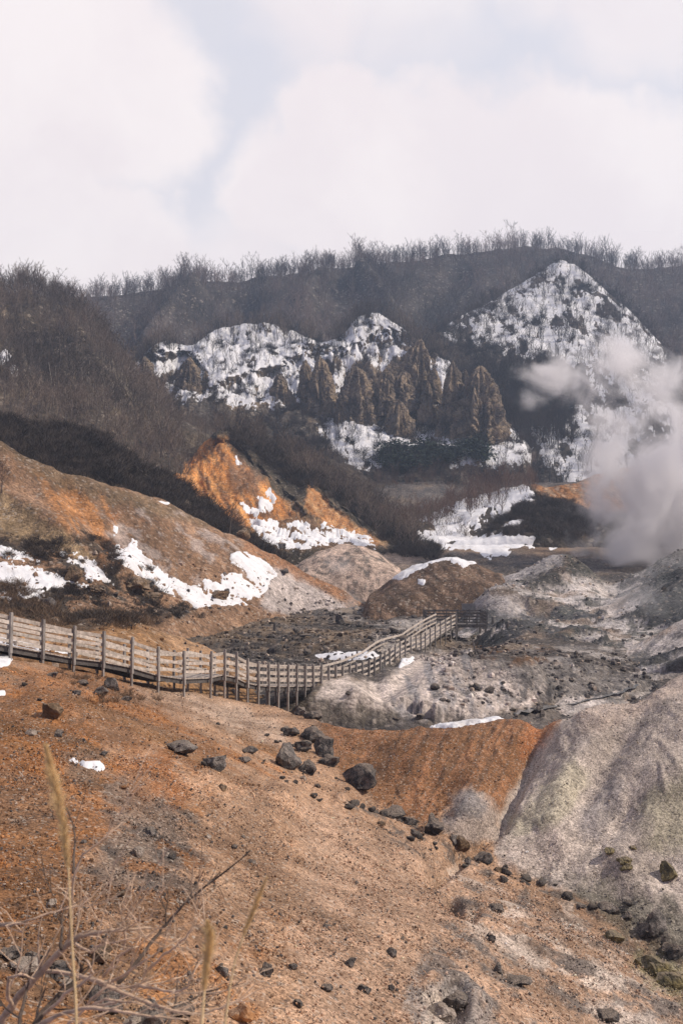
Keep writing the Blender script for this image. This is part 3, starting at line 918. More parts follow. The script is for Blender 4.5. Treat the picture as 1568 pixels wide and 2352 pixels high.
D.line([(-60, 1100), (60, 1180), (200, 1262), (300, 1320)], 1.2, 22)
D.line([(150, 1100), (200, 1180), (260, 1260)], -0.8, 24)
D.C[:] = (0.23, 0.14, 0.085)
D.streaks(None, (0.34, 0.215, 0.14), 62, 20, 160, -0.05, 0.35, 0.7)
D.streaks([(230, 1130), (560, 1200), (560, 1330), (420, 1350), (250, 1290)], (0.155, 0.095, 0.06), 100, 16, 130, 0.0, 0.35, 0.8, seed=3)
D.streaks([(40, 1060), (250, 1130), (280, 1290), (200, 1270)], (0.40, 0.19, 0.075), 60, 18, 160, -0.15, 0.3, 0.9, seed=7)
D.paint([(-500, 1060), (0, 1110), (100, 1190), (230, 1290), (0, 1240), (-500, 1200)], (0.30, 0.215, 0.125), 12, 14, 50, 0.9)
D.paint([(-500, 900), (0, 985), (150, 1076), (330, 1130), (520, 1200), (480, 1215), (250, 1150), (120, 1120), (20, 1040), (-500, 1000)], (0.16, 0.115, 0.07), 14, 16, 40, 0.75)
D.noisecol((0.38, 0.32, 0.29), 3.5, 0.1, 0.35, 0.65, [(220, 1150), (560, 1210), (560, 1330), (420, 1350), (250, 1290)], seed=4)
D.noisecol((0.37, 0.15, 0.055), 5, 0.05, 0.35, 0.7, [(180, 1170), (330, 1200), (330, 1290), (230, 1280)], seed=14)
D.paint([(600, 1310), (660, 1300), (720, 1340), (830, 1415), (700, 1430), (600, 1395), (610, 1340)], (0.40, 0.355, 0.335), 8, 8, 30, 0.9)
D.paint([(560, 1215), (640, 1262), (830, 1385), (790, 1380), (680, 1325), (560, 1260)], (0.29, 0.15, 0.08), 8, 8, 30, 0.85)
D.noisecol((0.05, 0.042, 0.035), 4, -0.15, 0.15, 0.95, [(-500, 1230), (0, 1225), (200, 1290), (330, 1330), (440, 1400), (400, 1420), (-500, 1420)], seed=6)
D.noisecol((0.04, 0.036, 0.03), 3, 0.0, 0.3, 0.8, [(60, 1230), (240, 1230), (330, 1310), (130, 1300)], seed=7)
D.snowlabel = 'lying along the foot of the bare left slope'
D.snow(c3((600, 600), (630, 620), (640, 660), (700, 720), (760, 770), (820, 800), (870, 830), (900, 830), (940, 800), (1010, 820), (1020, 780), (1100, 770), (1110, 750), (1060, 720), (1060, 680), (1090, 665), (1200, 700), (1260, 750), (1280, 775), (1240, 810), (1220, 860), (1190, 890), (1100, 880), (1050, 870), (1150, 905), (1160, 915), (1000, 920), (900, 935), (860, 900), (780, 870), (730, 850), (640, 780), (560, 730), (490, 680), (540, 640), (560, 660), (590, 650)), 3, 5, 18)
D.snow(c3((525, 545), (545, 560), (540, 610), (515, 600)), 2, 3, 18)
D.snow(c3((-600, 720), (0, 730), (100, 735), (200, 755), (290, 785), (400, 835), (330, 825), (220, 850), (190, 885), (100, 885), (60, 840), (0, 810), (-600, 800)), 3, 12, 18)
D.snow(c3((-600, 640), (0, 650), (120, 675), (180, 720), (60, 705), (0, 695), (-600, 680)), 3, 9, 14)
D.snow(c3((240, 662), (330, 680), (400, 705), (510, 745), (440, 720), (490, 790), (515, 822), (400, 795), (380, 745), (300, 705)), 3, 9, 14)
D.snow(c3((-300, 850), (0, 855), (80, 880), (60, 900), (0, 885), (-300, 880)), 3, 6, 14)
D.snow(c3((860, 486), (940, 500), (1070, 540), (1075, 580), (1040, 575), (960, 525)), 2, 3, 18)
D.snow(c3((690, 428), (780, 448), (770, 458)), 2, 2, 18)
D.snow(c3((500, 350), (600, 370), (600, 380)), 2, 2, 18)

D.S = np.where(D.S > -0.99, np.clip(D.S - 1.3 * smoothstep(0.22, 0.5, fbm(D.X / 1.6, D.Y / 1.6, 4.0, 5, 0.65)), -1, 1), D.S)
# ---- E: dark brush ridge behind the bare slope
E = Sheet('E', [
    [(-500, ('z', 4), 100), (0, ('z', 4), 104), (300, ('z', 0), 112), (560, ('z', -6), 122), (640, ('z', -8), 124)],
    [(-500, 1010, 112), (0, 1030, 112), (200, 1090, 116), (350, 1150, 120), (480, 1210, 124), (560, 1250, 126), (640, 1290, 128)],
    [(-500, 890, 130), (0, 958, 130), (60, 978, 130), (130, 966, 131), (200, 986, 132), (280, 1034, 133), (350, 1070, 134), (420, 1112, 134), (480, 1160, 134), (530, 1212, 134), (580, 1256, 134), (640, 1290, 133)],
    [(-500, ('z', 10), 150), (200, ('z', 6), 150), (640, ('z', -7), 145)],
], -500, 640, 3.6, (6, 40, 12), (4, 3), (0.085, 0.065, 0.05))
E.rough(0.9, 10, 5)
E.snowlabel = 'on the brush ridge'
E.snow(c3((245, 70), (275, 62), (288, 70), (260, 82)), 2, 1, 18)

# ---- Fs: orange crag with the wooded spur behind it
Fs = Sheet('F', [
    [(380, ('z', -4), 140), (960, ('z', -4), 150)],
    [(380, 1250, 142), (560, 1250, 145), (700, 1264, 148), (800, 1262, 152), (880, 1262, 158), (960, 1262, 160)],
    [(380, 1180, 152), (440, 1160, 156), (540, 1200, 156), (620, 1190, 160), (700, 1210, 162), (780, 1225, 164), (880, 1248, 164), (960, 1256, 164)],
    [(380, 1120, 166), (430, 1085, 170), (520, 1100, 172), (600, 1120, 172), (680, 1160, 172), (720, 1125, 176), (780, 1180, 174), (870, 1240, 168), (960, 1254, 167)],
    [(380, 1110, 176), (410, 1090, 178), (440, 1055, 182), (480, 1008, 188), (515, 994, 190), (560, 1025, 188), (600, 1065, 186), (650, 1095, 184), (715, 1100, 184), (780, 1165, 178), (870, 1236, 170), (960, 1252, 170)],
    [(380, 1080, 190), (440, 1040, 196), (500, 985, 200), (560, 985, 204), (640, 1040, 204), (720, 1080, 204), (800, 1140, 200), (870, 1190, 196), (960, 1240, 190)],
    [(380, ('z', 4), 225), (600, ('z', 12), 235), (960, ('z', 2), 225)],
], 380, 960, 2.4, (4, 26, 30, 30, 12, 8), (3, 2), (0.07, 0.058, 0.042))
wF = Fs.mask([(400, 1090), (480, 1000), (530, 1005), (620, 1100), (700, 1180), (715, 1105), (880, 1240), (600, 1220), (530, 1210)], 10, 10, 30)
Fs.push(3.2, 9, 5, w=wF, ridged=True, zs=0.35)
Fs.rough(2.0, 7, 5, w=wF)
Fs.rough(0.8, 5, 5)
FACE = c3((810, 320), (870, 240), (900, 220), (950, 150), (1030, 165), (1080, 230), (1150, 300), (1230, 370), (1280, 430), (1350, 490), (1380, 540), (1300, 560), (1150, 560), (1050, 530), (940, 430), (870, 390))
Fs.paint(FACE, (0.52, 0.22, 0.065), 5, 8, 24)
Fs.streaks(FACE, (0.66, 0.33, 0.12), 65, 12, 60, 0.0, 0.3, 0.85)
Fs.streaks(FACE, (0.15, 0.085, 0.05), 60, 14, 60, 0.1, 0.35, 0.8, seed=4)
Fs.paint(c3((1100, 240), (1200, 340), (1180, 420), (1080, 400), (1040, 300)), (0.20, 0.12, 0.075), 12, 12, 20, 0.8)
Fs.paint(c3((1420, 350), (1480, 420), (1568, 500), (1660, 570), (1760, 640), (1700, 640), (1568, 590), (1470, 520), (1400, 470)), (0.45, 0.22, 0.09), 5, 8, 20)
Fs.streaks(c3((1420, 350), (1568, 500), (1760, 640), (1568, 590), (1400, 470)), (0.60, 0.38, 0.2), 45, 8, 60, 0.1, 0.35, 0.8)
Fs.paint(c3((1150, 540), (1400, 500), (1760, 660), (1500, 680), (1200, 640)), (0.19, 0.115, 0.065), 10, 14, 30, 0.85)
Fs.snowlabel = 'below the orange crag'
Fs.snow(c3((1180, 420), (1240, 385), (1275, 430), (1240, 490), (1200, 495)), 2, 5, 14)
Fs.snow(c3((1100, 440), (1190, 480), (1180, 510), (1130, 500)), 2, 5, 14)
Fs.snow(c3((1075, 225), (1110, 270), (1090, 275)), 2, 3, 14)
Fs.snow(c3((1130, 525), (1260, 525), (1300, 560), (1390, 515), (1430, 575), (1480, 540), (1568, 570), (1700, 600), (1720, 650), (1568, 630), (1450, 645), (1400, 670), (1300, 655), (1220, 625), (1170, 580)), 3, 9, 14)
Fs.snow(c3((1568, 585), (1640, 605), (1720, 645), (1640, 650), (1568, 630)), 3, 3, 14)

Fs.S = np.where(Fs.S > -0.99, np.clip(Fs.S - 1.6 * smoothstep(0.12, 0.4, fbm(Fs.X / 2.2, Fs.Y / 2.2, 4.0, 5, 0.65)), -1, 1), Fs.S)
# ---- H: mounds in the middle of the valley
H1 = Sheet('H1', [
    [(640, ('z', -8), 118), (960, ('z', -8), 118)],
    [(640, 1340, 124), (700, 1322, 124), (800, 1325, 124), (900, 1318, 124), (960, 1340, 124)],
    [(640, 1335, 130), (700, 1285, 130), (780, 1262, 130), (850, 1270, 130), (910, 1305, 130), (960, 1335, 130)],
    [(640, 1330, 138), (690, 1290, 138), (730, 1258, 138), (790, 1242, 138), (830, 1248, 138), (880, 1272, 138), (912, 1300, 138), (960, 1330, 138)],
    [(640, ('z', -8), 152), (960, ('z', -8), 152)],
], 640, 960, 2.4, (6, 18, 16, 10), (4, 3), (0.42, 0.32, 0.26))
H1.Z -= 5 * (1 - smoothstep(645, 690, H1.PX)) + 5 * smoothstep(915, 955, H1.PX)
H1.reproj()
H1.rough(0.5, 4, 5)
H1.noisecol((0.22, 0.17, 0.14), 3, 0.0, 0.35, 0.7)
H1.noisecol((0.10, 0.09, 0.08), 1.2, 0.15, 0.3, 0.8)
H1.noisecol((0.55, 0.42, 0.34), 5, 0.05, 0.35, 0.7, seed=4)
H2 = Sheet('H2', [
    [(820, ('z', -9), 98), (1200, ('z', -9), 98)],
    [(820, 1390, 102), (900, 1382, 102), (1000, 1388, 102), (1100, 1376, 102), (1200, 1370, 102)],
    [(820, 1388, 110), (870, 1366, 110), (930, 1334, 110), (1000, 1312, 110), (1080, 1322, 110), (1150, 1340, 110), (1200, 1365, 110)],
    [(820, 1388, 117), (860, 1362, 117), (905, 1318, 117), (950, 1286, 118), (1030, 1272, 118), (1090, 1284, 118), (1140, 1298, 118), (1200, 1320, 118)],
    [(820, ('z', -8), 134), (1200, ('z', -7), 134)],
], 820, 1200, 2.4, (6, 22, 16, 10), (4, 3), (0.13, 0.085, 0.058))
H2.Z -= 1.5 * (1 - smoothstep(822, 850, H2.PX)) + 5 * smoothstep(1150, 1200, H2.PX)
H2.reproj()
H2.rough(0.7, 5, 5)
H2.streaks(None, (0.30, 0.205, 0.145), 40, 12, 90, 0.05, 0.4, 0.8)
H2.streaks(None, (0.06, 0.045, 0.035), 60, 12, 60, 0.1, 0.35, 0.6, seed=5)
H2.snowlabel = 'on the brown mound'
H2.snow(c4((240, 705), (330, 685), (500, 672), (620, 695), (645, 715), (575, 735), (560, 745), (480, 705), (400, 730), (380, 742), (330, 772), (260, 805), (225, 795), (255, 752)), 3, 5, 16)
H2.snow(c4((350, 800), (388, 798), (380, 828), (348, 822)), 2, 3, 14)
H2.snow(c4((175, 810), (192, 812), (185, 822)), 2, 1, 14)

# ---- G: grey steaming rocks at right
G = Sheet('G', [
    hid([980, 2000], -10, 66),
    [(980, 1440, 92), (1050, 1440, 88), (1150, 1480, 78), (1300, 1520, 70), (1450, 1545, 66), (1568, 1550, 64), (2000, 1550, 62)],
    [(980, 1425, 98), (1060, 1400, 98), (1150, 1430, 90), (1250, 1440, 88), (1350, 1450, 86), (1450, 1460, 82), (1568, 1440, 80), (2000, 1400, 80)],
    [(980, 1420, 104), (1060, 1385, 106), (1120, 1360, 106), (1200, 1370, 102), (1280, 1370, 102), (1350, 1390, 98), (1420, 1385, 98), (1500, 1350, 98), (1568, 1330, 97), (2000, 1260, 97)],
    [(980, 1415, 112), (1060, 1372, 114), (1100, 1340, 116), (1140, 1302, 118), (1200, 1292, 120), (1260, 1284, 120), (1310, 1288, 118), (1350, 1318, 114), (1385, 1345, 112), (1410, 1348, 112), (1440, 1322, 112), (1490, 1288, 112), (1520, 1256, 113), (1550, 1232, 114), (1568, 1226, 114), (2000, 1130, 114)],
    hid([980, 2000], -6, 134),
    hid([980, 2000], -9, 142),
], 980, 2000, 2.8, (6, 34, 28, 30, 10, 6), (4, 3), (0.46, 0.425, 0.405))
wG = smoothstep(985, 1150, G.PX)
G.Z -= (1 - smoothstep(1000, 1170, G.PX)) * 2.6
G.rough(2.4, 16, 4, 0.42, w=wG)
kG = smoothstep(0.0, 0.16, fbm(G.X / 7 + 2, G.Y / 7, G.Z / 7, 5, 0.6)) * wG
G.rough(0.35, 4.5, 4, 0.5, w=kG)
G.rough(0.2, 5, 3, 0.5, ridged=True, w=wG)
G.Z += 0.3 * kG
G.rough(0.12, 1.7, 4, 0.6)
G.noisecol((0.52, 0.47, 0.44), 8, -0.1, 0.2, 0.8, seed=1)
G.noisecol((0.05, 0.052, 0.056), 7, 0.0, 0.13, 0.93, seed=2)
G.noisecol((0.08, 0.082, 0.075), 2.2, 0.12, 0.28, 0.8, seed=6)
G.noisecol((0.30, 0.22, 0.16), 6, 0.1, 0.4, 0.5, seed=9)
G.paint(c4((820, 780), (980, 740), (1020, 830), (880, 860)), (0.085, 0.08, 0.072), 10, 16, 20, 0.85)
G.paint(c4((1040, 690), (1120, 700), (1200, 760), (1240, 820), (1120, 790), (1030, 760)), (0.07, 0.072, 0.065), 8, 12, 20, 0.85)
G.paint(c4((1380, 760), (1480, 650), (1600, 600), (1700, 800), (1568, 1000), (1400, 960), (1330, 860)), (0.10, 0.105, 0.105), 16, 24, 30, 0.8)
G.paint(c4((660, 780), (800, 700), (1000, 690), (1020, 740), (860, 780), (760, 830), (680, 850)), (0.36, 0.335, 0.325), 10, 14, 30, 0.8)
G.paint(c4((480, 930), (660, 860), (840, 880), (800, 960), (620, 940)), (0.44, 0.40, 0.385), 10, 14, 30, 0.8)
G2 = Sheet('G2', [
    hid([1180, 2000], -11, 52),
    [(1180, 1640, 58), (1300, 1610, 59), (1450, 1600, 60), (1568, 1620, 60), (2000, 1650, 60)],
    [(1180, 1600, 64), (1300, 1575, 65), (1450, 1540, 66), (1568, 1520, 66), (2000, 1440, 66)],
    [(1180, 1580, 70), (1300, 1545, 71), (1400, 1515, 73), (1480, 1470, 75), (1568, 1410, 76), (2000, 1200, 76)],
    hid([1180, 1568, 2000], -9, 90),
], 1180, 2000, 2.8, (6, 16, 30, 10), (5, 3), (0.45, 0.405, 0.375))
G2.rough(0.8, 8, 5)
G2.rough(0.12, 2, 4, 0.6, ridged=True)
G2.streaks(None, (0.20, 0.185, 0.18), 140, 20, 120, 0.0, 0.35, 0.7)
G2.noisecol((0.07, 0.07, 0.07), 2.2, 0.08, 0.3, 0.85, [(1180, 1560), (1480, 1490), (1520, 1540), (1450, 1600), (1180, 1640)])
G2.noisecol((0.44, 0.33, 0.25), 4, 0.1, 0.4, 0.6)

# ---- I: small snowy spur with bushes, dark mound and orange face
I = Sheet('I', [
    hid([840, 2000], -2, 170),
    [(840, 1262, 172), (1000, 1255, 172), (1200, 1244, 170), (1380, 1244, 170), (1560, 1244, 170)],
    [(840, 1255, 180), (900, 1235, 182), (1000, 1215, 186), (1100, 1195, 188), (1160, 1190, 184), (1240, 1195, 180), (1380, 1215, 180), (1560, 1215, 180)],
    [(840, 1250, 188), (900, 1222, 192), (1000, 1185, 202), (1080, 1150, 206), (1150, 1135, 206), (1220, 1142, 196), (1260, 1146, 194), (1300, 1160, 194), (1370, 1195, 196), (1560, 1195, 196)],
    [(840, 1248, 194), (900, 1218, 200), (1000, 1175, 210), (1080, 1140, 214), (1150, 1118, 214), (1215, 1104, 214), (1250, 1114, 212), (1290, 1106, 212), (1320, 1096, 214), (1360, 1080, 216), (1400, 1066, 218), (1560, 1030, 220)],
    hid([840, 2000], 2, 240),
], 840, 2000, 2.6, (4, 16, 16, 20, 10), (3, 2), (0.06, 0.05, 0.04))
I.rough(1.2, 9, 5)
I.paint(c4((865, 350), (950, 370), (1060, 330), (1150, 300), (1300, 260), (1480, 250), (1400, 420), (1300, 500), (1150, 480), (1040, 440), (890, 400)), (0.42, 0.205, 0.085), 4, 8, 20)
I.streaks(c4((865, 350), (1150, 300), (1300, 260), (1500, 520), (1150, 480), (890, 400)), (0.2, 0.11, 0.06), 70, 8, 50, 0.0, 0.3, 0.7)
I.streaks(c4((865, 350), (1150, 300), (1300, 260), (1500, 520), (1150, 480), (890, 400)), (0.55, 0.4, 0.27), 40, 8, 50, 0.15, 0.35, 0.7, seed=3)
I.noisecol((0.12, 0.085, 0.06), 4, 0.1, 0.4, 0.6, c4((760, 500), (1160, 440), (1160, 620), (700, 620)))
I.snowlabel = 'on the bushy spur in the valley'
I.snow(c4((120, 600), (250, 560), (420, 490), (560, 430), (700, 380), (840, 345), (880, 400), (800, 470), (740, 520), (660, 540), (560, 540), (520, 600), (300, 640), (180, 640)), 3, 14, 18, 1.0, 3.0)
I.snow(c4((180, 570), (250, 590), (400, 610), (440, 600), (430, 560), (520, 530), (580, 560), (600, 610), (430, 645), (350, 665), (200, 645)), 3, 8, 20)
I.snow(c4((400, 655), (580, 605), (720, 595), (900, 605), (880, 640), (770, 655), (760, 685), (600, 690)), 3, 10, 20)
I.snow(c4((740, 560), (790, 520), (830, 530), (820, 560)), 3, 6, 16)
I.snow(c4((900, 360), (1000, 355), (1060, 325), (1150, 295), (1300, 250), (1300, 262), (1060, 338), (1000, 365)), 2, 2, 16)

# ---- M: cliff hillside with snow
MC = Sheet('M', [
    [(220, ('z', -2), 240), (1260, ('z', -2), 240)],
    [(220, 1180, 252), (600, 1160, 252), (900, 1150, 252), (1260, 1140, 252)],
    [(220, 1000, 272), (400, 960, 276), (600, 970, 276), (720, 980, 276), (900, 1060, 264), (1100, 1060, 264), (1260, 1060, 264)],
    [(220, 920, 284), (400, 890, 288), (600, 880, 294), (700, 900, 294), (900, 960, 284), (1100, 980, 280), (1200, 1000, 280), (1260, 1020, 280)],
    [(220, 880, 298), (300, 840, 302), (400, 830, 306), (600, 800, 312), (720, 815, 312), (800, 820, 312), (900, 830, 306), (1000, 850, 302), (1100, 880, 300), (1180, 960, 296), (1260, 1000, 294)],
    [(220, 868, 306), (285, 848, 308), (300, 806, 312), (380, 770, 318), (430, 778, 320), (500, 736, 330), (600, 728, 336), (680, 742, 336), (740, 775, 332), (780, 764, 334), (830, 708, 340), (870, 702, 340), (940, 742, 336), (990, 792, 322), (1080, 832, 316), (1140, 875, 310), (1180, 960, 304), (1260, 1000, 300)],
    [(220, ('z', 48), 345), (600, ('z', 62), 372), (900, ('z', 62), 372), (1260, ('z', 32), 345)],
], 220, 1260, 2.4, (4, 30, 34, 40, 40, 10), (3, 2), (0.10, 0.085, 0.07))
MC.Z -= 30 * smoothstep(1200, 1262, MC.PX)
MC.reproj()
wM = smoothstep(1040, 980, MC.PY)
MC.push(6.0, 22, 5, w=wM, ridged=True, zs=0.35)
MC.push(1.0, 9, 4, w=wM, zs=0.25, ridged=True, seed=4)
MC.rough(0.8, 9, 4, 0.5)
MC.noisecol((0.20, 0.15, 0.10), 12, 0.0, 0.4, 0.7)
MC.noisecol((0.045, 0.04, 0.035), 9, 0.05, 0.35, 0.85, seed=4)
MC.snow([(285, 850), (330, 790), (400, 765), (500, 735), (700, 745), (780, 765), (850, 705), (940, 745), (900, 800), (800, 820), (740, 830), (690, 900), (600, 930), (420, 905), (330, 870)], 3, 12, 12, 1.9, 2.6)
MC.S = np.clip(MC.S - 2.0 * smoothstep(1205, 1245, MC.PX), -1, 1)
MC.snow([(715, 955), (860, 935), (900, 1000), (960, 990), (1160, 985), (1215, 985), (1215, 1060), (1130, 1065), (1080, 1020), (960, 1045), (880, 1065), (800, 1065), (740, 1015)], 3, 12, 16, 0.9, 2.6)
BAND = [(300, 815), (440, 810), (480, 890), (640, 840), (700, 800), (800, 800), (900, 760), (1000, 780), (1100, 820), (1165, 960), (1150, 1000), (1000, 985), (900, 1000), (790, 960), (700, 950), (620, 910), (400, 890), (310, 860)]
wB = MC.mask(BAND, 10, 14, 30)
MC.push(4.5, 8, 5, w=wB, ridged=True, zs=0.18, seed=9)
MC.rough(2.2, 4.5, 5, 0.6, w=wB)
MC.paint(BAND, (0.19, 0.145, 0.10), 8, 14, 24, 0.85)
MC.noisecol((0.07, 0.06, 0.055), 5, 0.0, 0.3, 0.7, BAND, seed=3)
MC.S = np.clip(MC.S - 0.55 * wB * smoothstep(-0.1, 0.25, fbm(MC.X / 7, MC.Z / 16, 2.0, 5, 0.65)), -1, 1)
MC.snowlabel = 'on the cliffs and the slope under them'
for pl in (c1((570, 650), (620, 620), (700, 560), (760, 540), (790, 600), (850, 650), (800, 690), (740, 690), (700, 620), (640, 640), (640, 720), (580, 700)),
           c1((830, 590), (900, 550), (960, 490), (1080, 470), (1180, 480), (1260, 470), (1400, 480), (1480, 540), (1540, 590), (1420, 640), (1380, 720), (1340, 760), (1250, 840), (1140, 880), (1060, 860), (1000, 870), (880, 860), (850, 800), (900, 760), (900, 660), (840, 620)),
           c2((0, 600), (60, 450), (160, 420), (240, 460), (310, 500), (270, 560), (270, 640), (200, 720), (100, 680), (60, 560)),
           c2((400, 700), (500, 660), (480, 740), (470, 900), (400, 900), (300, 850), (360, 820), (400, 780)),
           c2((-120, 900), (0, 700), (40, 740), (0, 840), (60, 930), (160, 870), (240, 850), (220, 960), (220, 1010), (330, 960), (420, 880), (480, 960), (560, 1000), (760, 1010), (860, 1020), (880, 1120), (700, 1160), (500, 1150), (430, 1100), (300, 1060), (180, 1170), (60, 1180), (-60, 1060)),
           c2((560, 770), (600, 755), (600, 810), (560, 810))):
    MC.snow(pl, 2.5, 14, 14, 1.3, 3.0)

# ---- L: the snowy peak at right
Lp = Sheet('L', [
    hid([880, 2000], 0, 262),
    [(880, 1130, 272), (1200, 1120, 272), (1568, 1110, 268), (2000, 1110, 268)],
    [(880, 1000, 290), (1100, 1000, 292), (1300, 1000, 292), (1568, 1000, 286), (2000, 1000, 286)],
    [(880, 900, 312), (1000, 860, 322), (1200, 850, 330), (1400, 860, 326), (1568, 900, 306), (2000, 900, 306)],
    [(880, 860, 330), (1000, 780, 350), (1100, 740, 360), (1290, 710, 372), (1450, 760, 358), (1568, 880, 320), (2000, 880, 320)],
    [(880, 850, 336), (1000, 764, 362), (1022, 742, 368), (1100, 698, 384), (1200, 635, 400), (1250, 602, 408), (1290, 582, 412), (1330, 600, 408), (1400, 660, 396), (1460, 712, 384), (1520, 782, 364), (1560, 860, 340), (1620, 900, 330), (2000, 880, 330)],
    hid([880, 1290, 2000], 50, 450),
], 880, 2000, 2.8, (4, 30, 34, 36, 34, 10), (3, 2), (0.10, 0.085, 0.075))
Lp.push(3.0, 30, 4, zs=0.4, ridged=True)
Lp.rough(1.2, 16, 4, 0.5)
Lp.snowlabel = 'on the peak behind the steam'
Lp.snow(c2((430, 520), (500, 450), (620, 380), (760, 320), (880, 230), (970, 150), (1040, 150), (1150, 260), (1330, 380), (1460, 540), (1500, 600), (1480, 760), (1400, 860), (1200, 840), (1100, 700), (900, 660), (860, 700), (700, 600), (560, 560)), 2.5, 16, 18, 1.5, 3.4)
Lp.snow(c2((1500, 460), (1568, 420), (1700, 400), (1700, 620), (1540, 600)), 2.5, 14, 18, 1.5, 3.4)
Lp.snow(c2((900, 1010), (1060, 920), (1300, 880), (1568, 880), (2200, 900), (2200, 1200), (1568, 1240), (1100, 1250), (900, 1160)), 2.5, 20, 20, 1.5, 3.4)

# ---- J: long wooded skyline ridge
J = Sheet('J', [
    hid([-700, 2200], 20, 300),
    [(-700, 1000, 320), (400, 900, 350), (1000, 850, 370), (1568, 850, 370), (2200, 850, 370)],
    [(-700, 800, 380), (300, 780, 400), (600, 730, 420), (1000, 740, 430), (1290, 700, 450), (1568, 720, 440), (2200, 720, 440)],
    [(-700, 720, 420), (200, 700, 430), (500, 670, 450), (800, 640, 470), (1100, 600, 490), (1290, 590, 500), (1450, 630, 480), (1568, 625, 480), (2200, 620, 480)],
    [(-700, 690, 440), (230, 676, 450), (300, 673, 455), (420, 650, 470), (560, 634, 480), (700, 624, 490), (800, 608, 495), (900, 598, 505), (1000, 584, 510), (1100, 574, 515), (1160, 562, 520), (1220, 560, 520), (1290, 566, 520), (1350, 580, 515), (1400, 602, 510), (1450, 618, 505), (1510, 612, 505), (1568, 606, 505), (2200, 590, 505)],
    hid([-700, 2200], 90, 620),
], -700, 2200, 4.5, (4, 40, 36, 20, 10), (4, 2), (0.07, 0.06, 0.055))
J.rough(5, 40, 5, w=smoothstep(660, 740, J.PY))
J.rough(1.2, 12, 4)
J.line([(330, 850), (390, 760), (440, 700)], 14, 30)
J.line([(500, 800), (520, 720), (560, 680)], -10, 26)
J.line([(700, 800), (700, 700), (740, 660)], 9, 30)
J.line([(620, 790), (580, 720)], -6, 30)
J.line([(900, 770), (860, 700), (830, 665)], 14, 30)
J.line([(960, 760), (990, 690), (1060, 640)], -12, 26)
J.line([(1060, 720), (1110, 670), (1160, 640)], 5, 30)

# ---- K: wooded hillside at left, coming forward
K = Sheet('K', [
    hid([-700, 1080], -2, 150),
    [(-700, 1080, 156), (0, 1080, 156), (400, 1130, 170), (600, 1130, 190), (800, 1190, 200), (900, 1230, 205), (1080, 1255, 210)],
    [(-700, 880, 175), (0, 920, 175), (200, 970, 185), (400, 1010, 200), (560, 1040, 214), (700, 1080, 224), (860, 1150, 224), (960, 1200, 220), (1080, 1242, 220)],
    [(-700, 740, 205), (0, 780, 210), (150, 800, 220), (280, 870, 232), (400, 960, 240), (560, 1010, 245), (700, 1065, 245), (860, 1140, 240), (960, 1190, 234), (1080, 1238, 234)],
    [(-700, 620, 255), (-100, 640, 258), (0, 662, 262), (60, 668, 265), (120, 668, 268), (190, 690, 268), (235, 740, 268), (280, 830, 262), (330, 900, 258), (430, 968, 256), (560, 1005, 256), (700, 1060, 254), (800, 1105, 252), (870, 1135, 250), (960, 1185, 246), (1080, 1236, 240)],
    hid([-700, 200, 1080], 30, 320),
], -700, 1080, 3.2, (4, 34, 34, 34, 10), (4, 2), (0.085, 0.068, 0.052))
K.rough(4.5, 30, 5, w=smoothstep(640, 740, K.PY))
K.rough(1.2, 7, 4)
K.line([(60, 700), (160, 760), (230, 860), (300, 960)], 4, 24)
K.line([(20, 740), (100, 820), (160, 920)], -3, 24)
K.noisecol((0.13, 0.10, 0.065), 14, 0.0, 0.4, 0.7)
K.snowlabel = 'among the trees on the left hillside'
K.snow(c1((0, 640), (30, 620), (60, 660), (20, 700), (0, 700)), 3, 6, 16)
K.snow(c1((40, 700), (70, 700), (100, 750), (60, 760)), 3, 6, 16)
K.paint(c1((0, 380), (20, 370), (30, 460), (10, 520), (0, 520)), (0.36, 0.28, 0.2), 4, 5, 14)

NAMES = {'A': ('ground', M_NEAR, 'near slope of orange and peach volcanic soil with a grey hollow'),
         'B': ('mound', M_MID, 'low brown mound behind the near boardwalk'),
         'C': ('valley_floor', M_MID, 'dark muddy floor of the volcanic valley'),
         'D': ('slope', M_MID, 'bare brown and rust eroded slope at left'),
         'E': ('ridge', M_FAR, 'dark ridge covered in low brush'),
         'F': ('crag', M_MID, 'bright orange eroded crag'),
         'H1': ('mound', M_MID, 'pale pinkish dome in the middle of the valley'),
         'H2': ('mound', M_MID, 'brown mound capped with snow'),
         'G': ('rocky_hill', M_MID, 'grey and dark steaming rocky hill'),
         'G2': ('bank', M_MID, 'smooth grey bank at the right'),
         'I': ('spur', M_FAR, 'small spur with dark mound and orange face'),
         'M': ('cliffs', M_FAR, 'eroded cliffs with snow between'),
         'L': ('mountain', M_FAR, 'snowy wooded peak'),
         'J': ('hills', M_FAR, 'long wooded skyline ridge'),
         'K': ('hillside', M_FAR, 'brown wooded hillside')}
for k_, s_ in SHEETS.items():
    nm_, mt_, lb_ = NAMES[k_]
    T = {'M': 0.12, 'L': 0.12, 'A': 0.07, 'B': 0.08, 'C': 0.12, 'D': 0.12, 'H2': 0.12}.get(k_, 0.22)
    s_.build(nm_, mt_, lb_, T, T)


def ground(x, y, keys='ABCDGEF'):
    return max(SHEETS[k].zat(x, y) for k in keys)




# ------------------------------------------------------------------ rocks
def ico(sub):
    import bmesh
    bm = bmesh.new()
    bmesh.ops.create_icosphere(bm, subdivisions=sub, radius=1.0)
    V = np.array([tuple(v.co) for v in bm.verts])
    Fa = np.array([[v.index for v in f.verts] for f in bm.faces])
    bm.free()
    return V, Fa


ICO = {k: ico(k) for k in (1, 2, 3, 4)}


